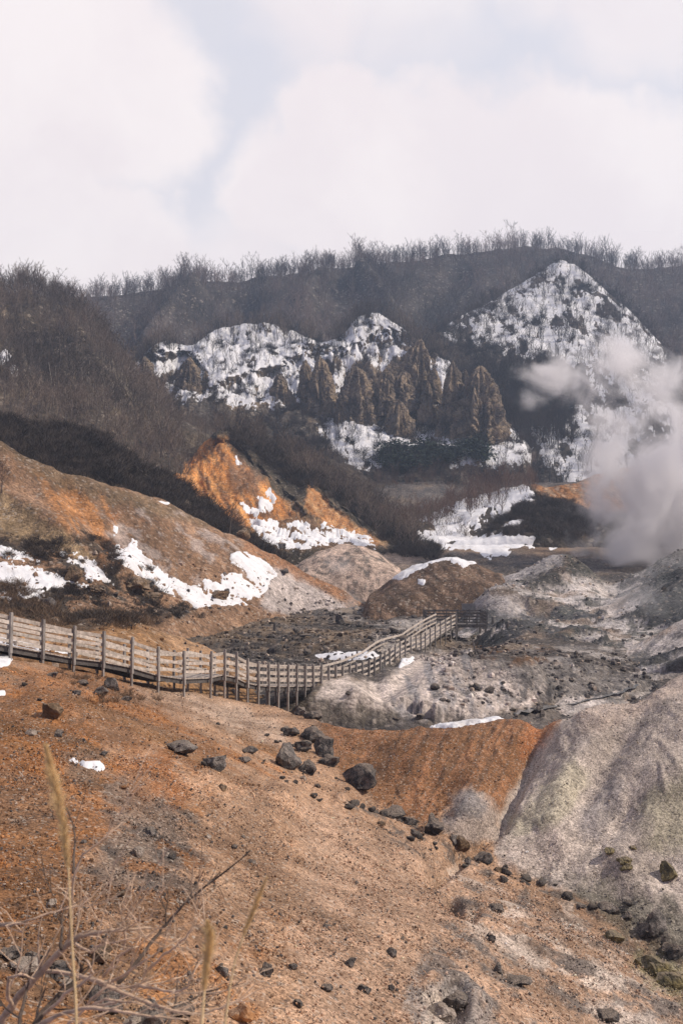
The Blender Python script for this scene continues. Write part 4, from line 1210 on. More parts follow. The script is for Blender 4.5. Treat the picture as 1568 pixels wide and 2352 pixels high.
def rock_verts(seed, sub=3, rough=0.22, facets=9, sx=1.0, sy=1.0, sz=0.75):
    V, Fa = ICO[sub]
    V = V.copy()
    g = np.random.default_rng(seed)
    for k in range(facets + 5):                  # broken flat faces
        n = g.normal(size=3)
        n /= np.linalg.norm(n)
        h = g.uniform(0.42, 0.8)
        d = V @ n
        over = np.clip(d - h, 0, None)
        V = V - over[:, None] * n * 0.97
    o = g.uniform(0, 50)
    nn = fbm(V[:, 0] * 1.6 + o, V[:, 1] * 1.6, V[:, 2] * 1.6, 5, 0.6)
    L = np.linalg.norm(V, axis=1, keepdims=True)
    V = V * (1 + rough * nn[:, None] / np.maximum(L, .3))
    return V * np.array([sx, sy, sz]), Fa


def rock(px, py, w, mat, label, hf=0.75, sheet='A', cat='boulder', name='boulder', seed=None, group=None, rough=0.22, deep=1.0, sub=3):
    s = SHEETS[sheet]
    p = s.find(px, py + w * hf * 0.28)
    r = w / 2 * p.y / F * (1.40 if sheet == 'A' else 1.1)
    seed = int(px * 7 + py) if seed is None else seed
    V, Fa = rock_verts(seed, sub, rough, 10, 1.0, deep, hf)
    V = V * r
    o = mesh_obj(name, V, Fa, mat, None, True)
    o.location = (p.x, p.y + r * 0.35 * deep, p.z + r * hf * 0.40)
    o.rotation_euler = (0, 0, 0)
    try:
        o.data.set_sharp_from_angle(angle=R(32))
    except Exception:
        pass
    tag(o, label, cat, group)
    return o


DR, GR, PR, OR_, BR, SU = M_DARKROCK, M_GREYROCK, M_PALEROCK, M_ORANGEROCK, M_BROWNROCK, M_SULPHUR
for a in [
    (115, 1640, 48, BR, 'brown boulder with an orange lit face, largest on the upper left slope'),
    (72, 1685, 24, PR, 'small pale tan stone left of the dark wedge stone'),
    (133, 1686, 22, DR, 'small dark wedge stone below the brown boulder'),
    (212, 1610, 26, OR_, 'bright orange lump of rock on the left slope'),
    (228, 1592, 34, DR, 'dark rough rock just above the orange lump', .6),
    (255, 1575, 26, GR, 'upright grey rock beside a dry tuft below the boardwalk', 1.1),
    (188, 1568, 26, DR, 'low dark rock in dry tufts under the left boardwalk', .6),
    (120, 1552, 24, DR, 'dark flat rock nearest the left boardwalk posts', .5),
    (176, 1592, 18, DR, 'small black rock left of the orange lump', .7),
    (290, 1605, 22, DR, 'dark low rock right of the upright grey rock', .6),
    (416, 1722, 52, GR, 'long grey boulder lying on the middle of the orange slope', .75),
    (492, 1756, 54, GR, 'rounded brown-grey boulder just right of the long grey one', .65),
    (661, 1750, 62, GR, 'largest block of the dark boulder cluster, pale on top', .9),
    (706, 1765, 36, DR, 'black smooth block leaning on the largest cluster block', .95),
    (718, 1694, 48, DR, 'round pitted black boulder at the top of the cluster', .75),
    (693, 1719, 38, DR, 'dark boulder in the middle of the cluster', .65),
    (744, 1727, 52, DR, 'jagged black boulder on the right side of the cluster', .8),
    (757, 1751, 36, DR, 'black wedge boulder at the lower right of the cluster', .8),
    (672, 1684, 34, DR, 'flat dark rubble block at the upper left of the cluster', .6),
    (655, 1678, 22, DR, 'small dark block at the far left of the cluster', .6),
    (696, 1790, 14, PR, 'small pale stone at the foot of the cluster', .9),
    (576, 1726, 26, DR, 'dark stone left of the boulder cluster', .6),
    (559, 1746, 30, DR, 'dark flat rubble between the cluster and the rounded boulder', .45),
    (825, 1794, 66, DR, 'big black slab boulder at the start of the gully', .82),
    (899, 1868, 48, DR, 'flat black rock in the gully below the slab boulder', .5),
    (940, 1889, 34, DR, 'black rock second down the gully', .6),
    (994, 1903, 46, DR, 'craggy dark boulder with a brown side in the gully', 1.0),
    (1036, 1930, 26, GR, 'small grey rock next to the brown standing boulder', .7),
    (1056, 1941, 32, BR, 'brown standing boulder beside the gully', 1.3),
    (1114, 1974, 32, DR, 'cube-like black boulder alone below the standing one', .9),
    (1074, 1980, 18, DR, 'small dark rock left of the cube-like boulder', .7),
    (1392, 2090, 34, GR, 'rounded olive-grey boulder at the lower right', .8),
    (1414, 2094, 28, DR, 'dark boulder touching the rounded olive-grey one', .8),
    (1506, 2132, 40, GR, 'tall grey slab leaning over at the lower right', 1.6),
    (1482, 2139, 36, DR, 'black rock at the left foot of the leaning slab', .8),
    (1558, 2188, 44, DR, 'dark rounded boulder cut by the right edge of the picture', .8),
    (1534, 2012, 44, SU, 'olive rock outcrop on the right wall of the hollow', 1.0),
    (1430, 1980, 34, SU, 'yellow-green crusted rock on the hollow wall', .55),
    (1440, 1994, 24, SU, 'smaller yellow-green rock under the crusted one', .7),
    (1402, 1955, 28, SU, 'olive rock just above the crusted rock', .6),
    (1451, 1948, 16, SU, 'small olive stone higher on the hollow wall', .7),
    (1328, 2085, 26, DR, 'flat dark stone left of the rounded olive-grey boulder', .45),
    (1448, 2104, 26, DR, 'dark stone between olive boulder and leaning slab', .6),
    (1505, 2232, 66, SU, 'large yellow sulphur-crusted outcrop at the lower right', .7),
    (1545, 2262, 52, SU, 'dark green and yellow outcrop below the large sulphur one', .6),
    (1408, 2158, 50, SU, 'low dark olive outcrop left of the leaning slab', .4),
    (320, 1964, 25, PR, 'round smooth tan stone alone on the lower left slope', 1.1),
    (348, 1913, 30, GR, 'grey-tan rock in dark soil above the round tan stone', .75),
    (112, 2076, 26, PR, 'pale pinkish rough stone at the left', .7),
    (190, 1934, 14, GR, 'small grey stone left of the grey-tan rock', .7),
    (228, 2194, 46, BR, 'brown angular rock behind the bleached shrub', .95),
    (615, 2236, 30, DR, 'round black stone, the biggest of the lower middle slope', .95),
    (671, 2223, 22, DR, 'dark brown stone right of the round black stone', .85),
    (511, 2234, 26, GR, 'grey pointed stone left of the round black stone', .9),
    (753, 2271, 24, DR, 'dark broken stone in the lower middle', .85),
    (686, 2310, 24, DR, 'dark stone near the bottom centre', .75),
    (341, 2040, 36, DR, 'flat dark rock cluster on the lower left slope', .4),
    (322, 2043, 14, DR, 'tiny dark rock at the left end of the flat cluster', .8),
    (364, 2036, 16, GR, 'tiny grey rock at the right end of the flat cluster', .8),
    (413, 2072, 16, PR, 'small pale stone under the dark shrub twig', .8),
    (479, 1920, 15, PR, 'small whitish stone on the pale part of the slope', .6),
    (578, 1980, 18, DR, 'small dark stone at the tip of the long dark twig', .5),
    (484, 2132, 14, DR, 'tiny dark stone by the second dry plume', .7),
    (752, 2130, 18, GR, 'small grey stone in the middle of the lower slope', .7),
    (538, 1947, 12, DR, 'tiny dark stone above the long dark twig', .8),
    (512, 1812, 18, BR, 'small brown stone on the middle slope', .8),
    (235, 1734, 16, DR, 'small dark stone above the snow scrap', .7),
    (83, 1765, 14, OR_, 'tiny rust red stone left of the snow scrap', .8),
    (246, 2306, 80, GR, 'large grey rock low behind the bleached shrub', .75),
    (412, 2318, 50, DR, 'dark rock behind the dark twigs at the bottom', .8),
    (350, 2340, 62, GR, 'pale grey rock at the bottom behind the shrub', .7),
    (300, 2345, 40, PR, 'whitish rock at the bottom edge', .6),
    (556, 2342, 50, OR_, 'orange rock at the bottom edge beside the dry plume', .8),
    (46, 2222, 62, PR, 'pale mottled rock at the left edge behind the shrub', .55),
    (22, 2196, 40, DR, 'dark mossy rock at the left edge', .7),
    (66, 2205, 38, DR, 'black rock next to the pale mottled one', .6),
    (130, 2238, 50, DR, 'dark rock under the shrub stems', .6),
    (145, 2262, 40, PR, 'pale rock under the shrub stems', .5),
    (804, 2214, 26, DR, 'dark pit-like stone at the left of the lower right slope', .7),
    (899, 2191, 28, DR, 'black stone in gravel on the lower slope', .6),
    (839, 2275, 24, DR, 'dark blue-grey stone near the bottom', .9),
    (900, 2272, 16, DR, 'small dark stone right of the blue-grey one', .8),
    (1052, 2306, 52, GR, 'grey layered outcrop in a hollow at the bottom', .8),
    (1018, 2330, 50, PR, 'whitish rock left of the grey layered outcrop', 1.0),
    (1196, 2258, 50, DR, 'low dark rubble heap above the bottom edge', .4),
    (1125, 2156, 24, DR, 'small black broken rock in the middle of the lower right slope', .9),
    (1144, 2226, 16, GR, 'thin upright grey stone', 1.8),
    (1395, 2340, 44, DR, 'dark hollow rock at the bottom right', .6),
    (1144, 2090, 34, DR, 'dark layered rock right of the small vent hole', .45),
    (1122, 1588, 27, DR, 'round black boulder on the pale mound', .8),
    (1030, 1606, 14, DR, 'small black stone left of the round one on the pale mound', .8),
    (1014, 1610, 16, DR, 'flat black stone at the left foot of the pale mound', .6),
    (1171, 1594, 14, DR, 'small dark stone right of the round boulder', .6),
    (970, 1643, 24, DR, 'dark smooth boulder in the ravine by the saddle snow', .8),
    (900, 1626, 14, DR, 'small dark boulder in the ravine', .9),
    (916, 1653, 20, DR, 'dark boulder at the ravine bottom', .5),
    (803, 1596, 18, DR, 'dark stone at the foot of the boardwalk', .7),
]:
    px_, py_, w_, m_, lb_ = a[:5]
    hf_ = a[5] if len(a) > 5 else .75
    sh_ = 'A'
    if (px_ > 780 and py_ < 1655) and px_ < 1300:
        sh_ = 'C'
    rock(px_, py_, w_ * 1.05, m_, lb_, hf_, sh_, 'boulder' if w_ > 30 else 'stone', 'boulder' if w_ > 30 else 'stone', sub=3 if w_ > 28 else 2)
for a in [
    (705, 1623, 27, GR, 'rounded grey-brown boulder below the middle of the boardwalk', .75, 'A'),
    (727, 1622, 24, DR, 'dark boulder beside the rounded one below the boardwalk', .8, 'A'),
    (752, 1634, 34, DR, 'dark rock at the head of the ravine', .6, 'A'),
    (708, 1499, 20, DR, 'black round boulder at the left tip of the valley snow patch', .85, 'C'),
    (595, 1509, 15, DR, 'small black boulder behind the boardwalk on the mud', .7, 'C'),
    (1121, 1493, 28, DR, 'black rock beyond the pale mound', .55, 'C'),
    (777, 1428, 30, DR, 'black bushy rock on the mud flat', .9, 'C'),
    (826, 1437, 20, DR, 'dark rock right of the black one on the mud flat', .7, 'C'),
    (650, 1312, 34, DR, 'blue-black boulder at the right end of the slope snow', .6, 'D'),
    (168, 1320, 44, BR, 'upright brown rock standing in the snow at left', 1.1, 'D'),
    (500, 1366, 52, BR, 'low brown rock in the snow at the foot of the bare slope', .45, 'D'),
    (522, 1360, 18, DR, 'small dark rock beside the low brown one', .8, 'D'),
    (108, 1385, 34, GR, 'bluish grey rock at the foot of the bushy bank', .9, 'D'),
    (52, 1352, 22, DR, 'dark rounded rock half in snow at far left', .8, 'D'),
    (560, 1226, 40, BR, 'brown rock knob under the lone bare tree', 1.0, 'D'),
    (648, 1254, 22, DR, 'dark rock on the snow below the crag', .7, 'F'),
]:
    rock(a[0], a[1], a[2] * 1.1, a[3], a[4], a[5], a[6], 'boulder', 'boulder', sub=3)
# two bigger brown rock banks in the bushy foot of the slope
for (px_, py_, w_, hf_, lb_) in ((300, 1345, 92, .55, 'large brown rock bank left of the snow tongue'), (345, 1370, 60, .6, 'brown rock bank nearest the snow tongue tip'),
                                 (215, 1352, 56, .5, 'low brown rock bank between snow streaks')):
    rock(px_, py_, w_, M_BROWNROCK, lb_, hf_, 'D', 'rock bank', 'rock_bank', rough=0.35, sub=4, deep=0.8)

# many smaller stones: copies of a few shapes
stone_me = []
for k in range(8):
    V, Fa = rock_verts(900 + k, 2, 0.25, 9, 1, rnd.uniform(.7, 1), rnd.uniform(.5, .8))
    o = mesh_obj('stone_shape', V, Fa, None, None, True)
    me_ = []
    for m_ in (DR, GR, PR, OR_, BR):
        c_ = o.data.copy()
        c_.materials.append(m_)
        me_.append(c_)
    stone_me.append(me_)
    bpy.data.objects.remove(o)


def strew(n, sheet, pts, rmin, rmax, mats, label, group, soft=10, power=2.2):
    s = SHEETS[sheet]
    w = s.mask(pts, soft, soft, 50) / np.maximum(s.Y, 2) ** 0.8
    P, k = s.scatter(n, w, 1.0)
    for i in range(n):
        o = bpy.data.objects.new('stone', stone_me[rnd.randrange(8)][mats[rnd.randrange(len(mats))]])
        r = rmin + (rmax - rmin) * rnd.random() ** power
        o.scale = (r, r * rnd.uniform(.8, 1.1), r)
        o.location = (P[i, 0], P[i, 1], s.zat(P[i, 0], P[i, 1]) + r * 0.25)
        o.rotation_euler = (rnd.uniform(-.3, .3), rnd.uniform(-.3, .3), rnd.uniform(0, 6.3))
        COL.objects.link(o)
        tag(o, label, 'stone', group)


strew(48, 'A', c5((1250, 660), (1500, 700), (1568, 960), (1500, 1040), (1200, 900)), 0.05, 0.17, [0, 0, 1], 'dark rubble stone strewn round the boulder cluster', 'dark rubble round the boulder cluster')
strew(80, 'A', c8((0, 130), (250, 190), (480, 330), (800, 460), (1250, 620), (1450, 740), (1300, 740), (1100, 640), (800, 540), (450, 400), (0, 190)), 0.04, 0.24, [0, 1, 0, 4], 'dark stone lying along the bottom of the gully', 'stones along the gully')
strew(36, 'A', c5((0, 440), (600, 500), (1250, 640), (1400, 950), (900, 1176), (0, 1176)), 0.04, 0.16, [0, 1, 2, 4, 3], 'small loose stone on the upper orange slope', 'loose stones on the upper orange slope')
strew(36, 'A', c8((-1500, 200), (0, 250), (600, 500), (1300, 800), (1500, 1176), (-1500, 1176)), 0.025, 0.11, [0, 1, 2, 4, 2], 'small loose stone on the lower gravel slope', 'loose stones on the lower slope')
strew(22, 'C', [(640, 1420), (1000, 1400), (1000, 1500), (640, 1500)], 0.2, 0.8, [0, 0, 1], 'dark block in the rubble field beyond the boardwalk', 'blocks in the rubble field')
strew(18, 'C', c6((420, 540), (900, 420), (1450, 480), (1450, 600), (900, 640)), 0.12, 0.5, [0, 0, 1], 'dark stone on the pale mound and stream bank', 'stones by the stream')


def pebbles(name, label, sheets, rlo, rhi, power):
    cube = np.array([[x, y, z] for x in (-1, 1) for y in (-1, 1) for z in (-1, 1)], float) * 0.6
    octa = np.array([[0, 0, 1.1]])
    base = np.concatenate([cube, octa])
    fc = np.array([[0, 2, 3], [0, 3, 1], [0, 1, 5], [0, 5, 4], [2, 6, 7], [2, 7, 3], [0, 4, 6], [0, 6, 2], [1, 8, 5], [5, 8, 7], [7, 8, 3], [3, 8, 1], [4, 5, 7], [4, 7, 6]])
    VV, FF, CC = [], [], []
    off = 0
    for key, n, pts in sheets:
        s = SHEETS[key]
        clump = smoothstep(-0.25, 0.45, fbm(s.X / 1.3, s.Y / 1.3, 0.0, 4, 0.6))
        w = s.mask(pts, 15, 10, 50) / np.maximum(s.Y, 3) ** 1.3 * (0.25 + clump)
        P, k = s.scatter(n, w, 0.3)
        r = rlo * (rhi / rlo) ** (rng.random(n) ** power) * (P[:, 1] / 14) ** 0.4
        V = base[None] * (1 + rng.normal(0, .22, (n, 9, 3)))
        a = rng.uniform(0, 6.28, n)
        c, sn = np.cos(a)[:, None], np.sin(a)[:, None]
        X = V[..., 0] * c - V[..., 1] * sn
        Y = V[..., 0] * sn + V[..., 1] * c
        V = np.stack([X, Y, V[..., 2] * 0.75], -1) * r[:, None, None] + P[:, None, :]
        V[..., 2] += (r * 0.2)[:, None]
        VV.append(V.reshape(-1, 3))
        FF.append((fc[None] + (np.arange(n) * 9)[:, None, None]).reshape(-1, 3) + off)
        off += n * 9
        col = s.C.reshape(-1, 3)[k] * np.exp(rng.normal(0.0, .34, (n, 1)))
        t = rng.random(n)
        col[t > .90] = np.array([0.46, 0.37, 0.30]) * rng.uniform(.7, 1.15, ((t > .90).sum(), 1))
        col[t < .13] = np.array([0.09, 0.08, 0.075]) * rng.uniform(.7, 1.6, ((t < .13).sum(), 1))
        CC.append(np.repeat(col, 9, 0))
    o = mesh_obj(name, np.concatenate(VV), np.concatenate(FF), M_PEBBLE, None, False)
    at_ = o.data.color_attributes.new('soil', 'FLOAT_COLOR', 'POINT')
    c4_ = np.ones((off, 4), np.float32)
    c4_[:, :3] = np.concatenate(CC).clip(0.01, .8)
    at_.data.foreach_set('color', c4_.ravel())
    tag(o, label, 'gravel', None, 'stuff')


M_PEBBLE, _N, _b = new_mat('pebble')
_a = _N.node('ShaderNodeAttribute')
_a.attribute_name = 'soil'
_N.put(_b.inputs['Base Color'], _a.outputs['Color'])
pebbles('gravel', 'loose gravel and chips covering the near orange slope',
        [('A', 60000, c7((-300, -300), (900, 0), (2300, 500), (3300, 1000), (3300, 1500), (-300, 1500))),
         ('A', 22000, [(-100, 1520), (500, 1600), (900, 1700), (1300, 1900), (1568, 2100), (1568, 2300), (700, 1950), (0, 1800)]),
         ('A', 9000, [(740, 1670), (1250, 1650), (1568, 1560), (1568, 2200), (1200, 2000), (800, 1800)])], 0.008, 0.030, 3.2)
pebbles('rubble', 'rubble strewn over the valley floor',
        [('C', 7000, [(400, 1390), (1200, 1390), (1200, 1500), (860, 1520), (700, 1560), (400, 1560)]), ('C', 1800, [(1000, 1500), (1568, 1500), (1568, 1640), (1000, 1640)]), ('B', 1500, None), ('G', 4000, None), ('D', 2500, [(-100, 1200), (900, 1380), (900, 1440), (-100, 1420)])], 0.02, 0.13, 3.0)

# ------------------------------------------------------------------ cliffs: separate rock pinnacles
PIN = [((1108, 828), (1058, 1158), 990, 276, 'widest brown rock pinnacle at the right end of the cliffs'),
       ((1043, 818), (1014, 1068), 976, 280, 'tall brown pinnacle left of the widest one'),
       ((966, 766), (922, 990), 890, 292, 'grey-brown double column at the top of the cliffs'),
       ((928, 838), (900, 956), 912, 288, 'brown column below the double column'),
       ((888, 838), (860, 904), 920, 286, 'rounded brown pinnacle with a snow tongue at its left'),
       ((818, 832), (793, 862), 950, 286, 'brown cone pinnacle in the centre of the cliffs'),
       ((918, 912), (888, 952), 994, 278, 'low dark pinnacle standing in the lower snow'),
       ((735, 808), (708, 768), 950, 292, 'tall pinnacle with a pale yellow streak, left of the snow chute'),
       ((430, 812), (396, 452), 892, 296, 'small brown pinnacle at the left end of the cliffs'),
       ((328, 812), (314, 346), 862, 300, 'smallest brown pinnacle at the far left of the cliffs'),
       ((783, 900), (770, 800), 966, 284, 'narrow dark spire beside the cone pinnacle'),
       ((986, 870), (968, 1004), 940, 284, 'narrow brown spire left of the long snow chute'),
       ((1096, 880), (1060, 1120), 960, 274, 'front buttress of the widest pinnacle'),
       ((640, 850), (622, 668), 910, 294, 'dark stump of rock in the middle snow'),
       ((700, 818), (690, 722), 900, 295, 'thin rock fin left of the pale-streaked pinnacle'),
       ((852, 862), (842, 874), 930, 287, 'short brown rock knob between the cone and the rounded pinnacle'),
       ((940, 800), (918, 960), 880, 293, 'left shoulder of the grey-brown double column'),
       ((1000, 836), (988, 1018), 890, 287, 'slim rock tooth above the narrow brown spire'),
       ((1072, 840), (1056, 1092), 930, 281, 'rock tooth wedged between the tall and the widest pinnacle'),
       ((1130, 880), (1110, 1158), 985, 277, 'right shoulder of the widest pinnacle'),
       ((468, 842), (456, 480), 900, 299, 'thin dark rock fin right of the small left pinnacle'),
       ((930, 1000 - 26), (920, 944), 1006, 276, 'small dark rock at the foot of the low dark pinnacle')]
for ip, ((tx, ty), (bx0, bx1), by, d, lb) in enumerate(PIN):
    n, m = 80, 72
    zt = float(world_z(d, ty))
    zb = float(world_z(d, by)) - 4
    xc, xt = float(world_x((bx0 + bx1) / 2, d, zb)), float(world_x(tx, d, zt))
    rb = (bx1 - bx0) / 2 * d / F * 0.86
    t = np.repeat(np.arange(n + 1) / n, m)
    a = np.tile(2 * math.pi * np.arange(m) / m, n + 1)
    ca, sa = np.cos(a), np.sin(a)
    # several spires grown together: each side reaches its own height
    sp_ = fbm(ca * 1.9 + ip * 3.1, sa * 1.9, 0.5, 4, 0.55)
    hA = np.clip(0.84 + 0.75 * sp_, 0.42, 1.0)
    flute = fbm(ca * 3.2 + ip * 9, sa * 3.2, t * 0.35, 6, 0.65, ridged=True) - 0.6
    blk = fbm(ca * 2.0 + ip * 5, sa * 2.0, t * 5.0, 5, 0.6)
    led = np.round(t * 9 + blk * 1.5) / 9 - t
    tw_ = np.random.default_rng(ip).uniform(0.20, 0.50)
    prof = np.clip(1 - t ** 6, 0, 1) ** 0.6 * (tw_ + (1 - tw_) * (1 - t) ** 0.7) + 0.01
    lop = 0.28 * np.sin(a + ip * 1.7) * t
    crk = fbm((xc + rb * ca) / 2.2, rb * sa / 2.2, (zb + (zt - zb) * t) / 3.6, 6, 0.62, ridged=True) - 0.6
    rr = rb * prof * (1 + 0.40 * flute + 0.20 * blk + 0.30 * led + 0.6 * lop + 0.26 * crk)
    X = xc + (xt - xc) * t + rr * ca
    Y = d + 5 + rr * sa * 0.8
    inner = smoothstep(0.55, 1.0, t)
    Z = zb + (zt - zb) * t * (hA * (1 - inner ** 3) + inner ** 3 * 0.97) + 0.7 * blk
    W = np.stack([X, Y, Z], -1)
    idx = np.arange((n + 1) * m).reshape(n + 1, m)
    q = np.stack([idx[:-1], np.roll(idx[:-1], -1, 1), np.roll(idx[1:], -1, 1), idx[1:]], -1).reshape(-1, 4)
    o = mesh_obj('rock_pinnacle', W, q, M_CLIFFROCK)
    tag(o, lb, 'rock pinnacle', 'pinnacles of the eroded cliffs')


# ------------------------------------------------------------------ trees
def tree_template(seed, nl=12, ns=6, nt=4, spread=1.0, lean=0.0, fuzz=1.0):
    """bare tree of height 1: (trunk mesh, crown mesh)"""
    g = random.Random(seed)
    T, K_ = MB(), MB()
    pts = [Vector((0, 0, -0.04))]
    p = Vector((0, 0, 0))
    dr = Vector((lean + g.uniform(-.08, .08), g.uniform(-.08, .08), 1)).normalized()
    for k in range(6):
        pts.append(p.copy())
        p = p + dr * 0.145
        dr = (dr + Vector((g.uniform(-.14, .14), g.uniform(-.14, .14), 0.04))).normalized()
    r0 = 0.017
    T.tube(pts, [r0 * (1 - 0.13 * i) for i in range(len(pts))], 5)

    def pos(t):
        f = t * (len(pts) - 1)
        i = min(int(f), len(pts) - 2)
        return pts[i].lerp(pts[i + 1], f - i)
    for k in range(nl):
        t = 0.3 + 0.7 * (k + g.random()) / nl
        b = pos(t)
        az = k * 2.4 + g.uniform(-.5, .5)
        el = R(g.uniform(38, 66))
        L = (0.42 - 0.22 * t) * g.uniform(.8, 1.25) * spread
        d0 = Vector((math.cos(az) * math.cos(el), math.sin(az) * math.cos(el), math.sin(el)))
        m_ = b + d0 * L * 0.5
        d1 = (d0 + Vector((g.uniform(-.2, .2), g.uniform(-.2, .2), 0.35))).normalized()
        e = m_ + d1 * L * 0.55
        K_.tube([b, m_, e], [0.0085 * (1.2 - t * .6), 0.0055, 0.0022], 3)
        for j in range(ns):
            u = 0.25 + 0.75 * (j + g.random()) / ns
            q = b.lerp(m_, u * 2) if u < .5 else m_.lerp(e, u * 2 - 1)
            v = Vector((g.gauss(0, 1), g.gauss(0, 1), g.gauss(0.7, .7))).normalized()
            v = (v + d1 * 0.9).normalized()
            l2 = L * g.uniform(.28, .5)
            q2 = q + v * l2
            K_.blade(q, q2, 0.0032, v.cross(Vector((g.gauss(0, 1), g.gauss(0, 1), 0.3))).normalized())
            for w in range(nt):
                q3 = q.lerp(q2, g.uniform(.3, .95))
                v2 = (v + Vector((g.gauss(0, .6), g.gauss(0, .6), g.gauss(0.3, .5)))).normalized()
                K_.blade(q3, q3 + v2 * l2 * g.uniform(.4, .9), 0.0022 * fuzz, v2.cross(Vector((g.gauss(0, 1), g.gauss(0, 1), 0.3))).normalized())
    return T, K_


TH_ = [tree_template(100 + k, 13, 7, 5, g_) for k, g_ in enumerate((1.0, 1.15, 0.85, 1.0, 1.1, .8))]
TL_ = [tree_template(200 + k, 8, 4, 4, g_, fuzz=1.5) for k, g_ in enumerate((1.0, 1.15, 0.85, 1.0, 1.2, .8))]
TS_ = [tree_template(300 + k, 7, 4, 3, 0.55) for k in range(3)]      # slender
TRUNK_ME, CROWN_ME = {}, {}


def tree_meshes(kind, k, bark, twig):
    key = (kind, k, bark.name, twig.name)
    if key not in TRUNK_ME:
        T, K_ = {'H': TH_, 'S': TS_}[kind][k]
        a = T.build('trunk', bark)
        b = K_.build('crown', twig)
        TRUNK_ME[key], CROWN_ME[key] = a.data, b.data
        bpy.data.objects.remove(a)
        bpy.data.objects.remove(b)
    return TRUNK_ME[key], CROWN_ME[key]


def tree(p, h, kind, bark, twig, label, group, name='bare_tree', cat='tree', tilt=0.0):
    lst = TH_ if kind == 'H' else TS_
    k = rnd.randrange(len(lst))
    tm, cm = tree_meshes(kind, k, bark, twig)
    r = empty(name, p)
    r.scale = (h, h, h)
    r.rotation_euler = (rnd.gauss(0, .06), tilt + rnd.gauss(0, .06), rnd.uniform(0, 6.28))
    tag(r, label, cat, group)
    a = bpy.data.objects.new('trunk', tm)
    b = bpy.data.objects.new('crown', cm)
    for o in (a, b):
        COL.objects.link(o)
        o.parent = r
    return r


def bake(name, label, cat, templates, P, H, mats, sq=None):
    """many plants as one mesh: templates are (MB, MB) pairs"""
    VV, FF, MI = [], [], []
    off = 0
    ch = rng.integers(0, len(templates), len(P))
    for ti, tpl in enumerate(templates):
        sel = np.where(ch == ti)[0]
        n = len(sel)
        if not n:
            continue
        for mi, mb in enumerate(tpl):
            if mb is None or not mb.v:
                continue
            V0, F0 = mb.arr()
            a = (sel * 2.399) % 6.283
            c, s_ = np.cos(a)[:, None], np.sin(a)[:, None]
            lx, ly = rng.normal(0, .08, n)[:, None], rng.normal(0, .08, n)[:, None]
            X = V0[None, :, 0] * c - V0[None, :, 1] * s_ + lx * V0[None, :, 2]
            Y = V0[None, :, 0] * s_ + V0[None, :, 1] * c + ly * V0[None, :, 2]
            Z = np.repeat(V0[None, :, 2], n, 0)
            V = np.stack([X, Y, Z], -1) * H[sel][:, None, None] + P[sel][:, None, :]
            VV.append(V.reshape(-1, 3))
            FF.append((F0[None] + (np.arange(n) * len(V0))[:, None, None]).reshape(-1, 3) + off)
            MI.append(np.full(n * len(F0), mi, np.int32))
            off += n * len(V0)
    me = bpy.data.meshes.new(name)
    V = np.concatenate(VV).astype(np.float32)
    Fc = np.concatenate(FF).astype(np.int32)
    me.vertices.add(len(V))
    me.vertices.foreach_set('co', V.ravel())
    me.loops.add(Fc.size)
    me.loops.foreach_set('vertex_index', Fc.ravel())
    me.polygons.add(len(Fc))
    me.polygons.foreach_set('loop_start', np.arange(0, Fc.size, 3, dtype=np.int32))
    me.polygons.foreach_set('loop_total', np.full(len(Fc), 3, dtype=np.int32))
    me.polygons.foreach_set('material_index', np.concatenate(MI))
    for m_ in mats:
        me.materials.append(m_)
    me.update(calc_edges=True)
    o = bpy.data.objects.new(name, me)
    COL.objects.link(o)
    tag(o, label, cat, None, 'stuff')
    return o


def wood(name, label, key, n, h0, h1, mats, pts=None, snowk=0.3, tpl=None, extra=None, soft=12, cl=0.0, cat='woods'):
    s = SHEETS[key]
    w = s.mask(pts, soft, soft, 40)
    w = w * np.where(s.S > 0, snowk, 1.0)
    if cl:
        w = w * (smoothstep(-0.25, 0.25, fbm(s.X / cl, s.Y / cl, 9.0, 3)) + 0.04)
    if extra is not None:
        w = w * extra
    P, k = s.scatter(n, w, 1.5)
    P[:, 2] -= 0.3
    H = rng.uniform(h0, h1, n) * np.exp(rng.normal(0, .16, n))
    return bake(name, label, cat, tpl or TL_, P, H, mats)


front = lambda s, rows: (np.arange(s.X.shape[0])[:, None] < s.rowidx[rows]) * np.ones(s.X.shape)
wood('woods', 'dense bare wood on the long skyline ridge', 'J', 5200, 6, 12.5, [M_BARK, M_TWIG2], [(-300, 560), (1900, 480), (1900, 900), (-300, 900)], extra=front(J, 4) + 0.25)
wood('woods', 'bare brown wood with lower trees where the left hillside runs down', 'K', 1900, 2.6, 4.8, [M_BARK, M_TWIG], [(340, 820), (600, 900), (1080, 1140), (1080, 1260), (340, 1120)], snowk=0.8, extra=front(K, 5) + 0.1)
wood('woods', 'bare brown wood covering the left hillside', 'K', 2500, 5, 8.5, [M_BARK, M_TWIG], [(-300, 600), (240, 640), (370, 860), (420, 1120), (-300, 1120)], snowk=0.8, extra=front(K, 5) + 0.1)
wood('woods', 'bare trees on the snowy peak', 'L', 2600, 3.5, 7.5, [M_BARKDARK, M_TWIGDARK], None, 0.75, extra=front(Lp, 5) + 0.1)
wood('woods', 'thick dark wood at both flanks of the snowy peak', 'L', 700, 6, 10, [M_BARKDARK, M_TWIGDARK],
     c2((600, 700), (900, 760), (1000, 900), (1080, 1060), (900, 1080), (760, 1000), (660, 840)), 1.0)
wood('woods', 'bare trees among the cliffs and snow', 'M', 1700, 3.0, 5.5, [M_BARKDARK, M_TWIGDARK], None, 0.7, extra=front(MC, 5) * 1.0 + 0.1)
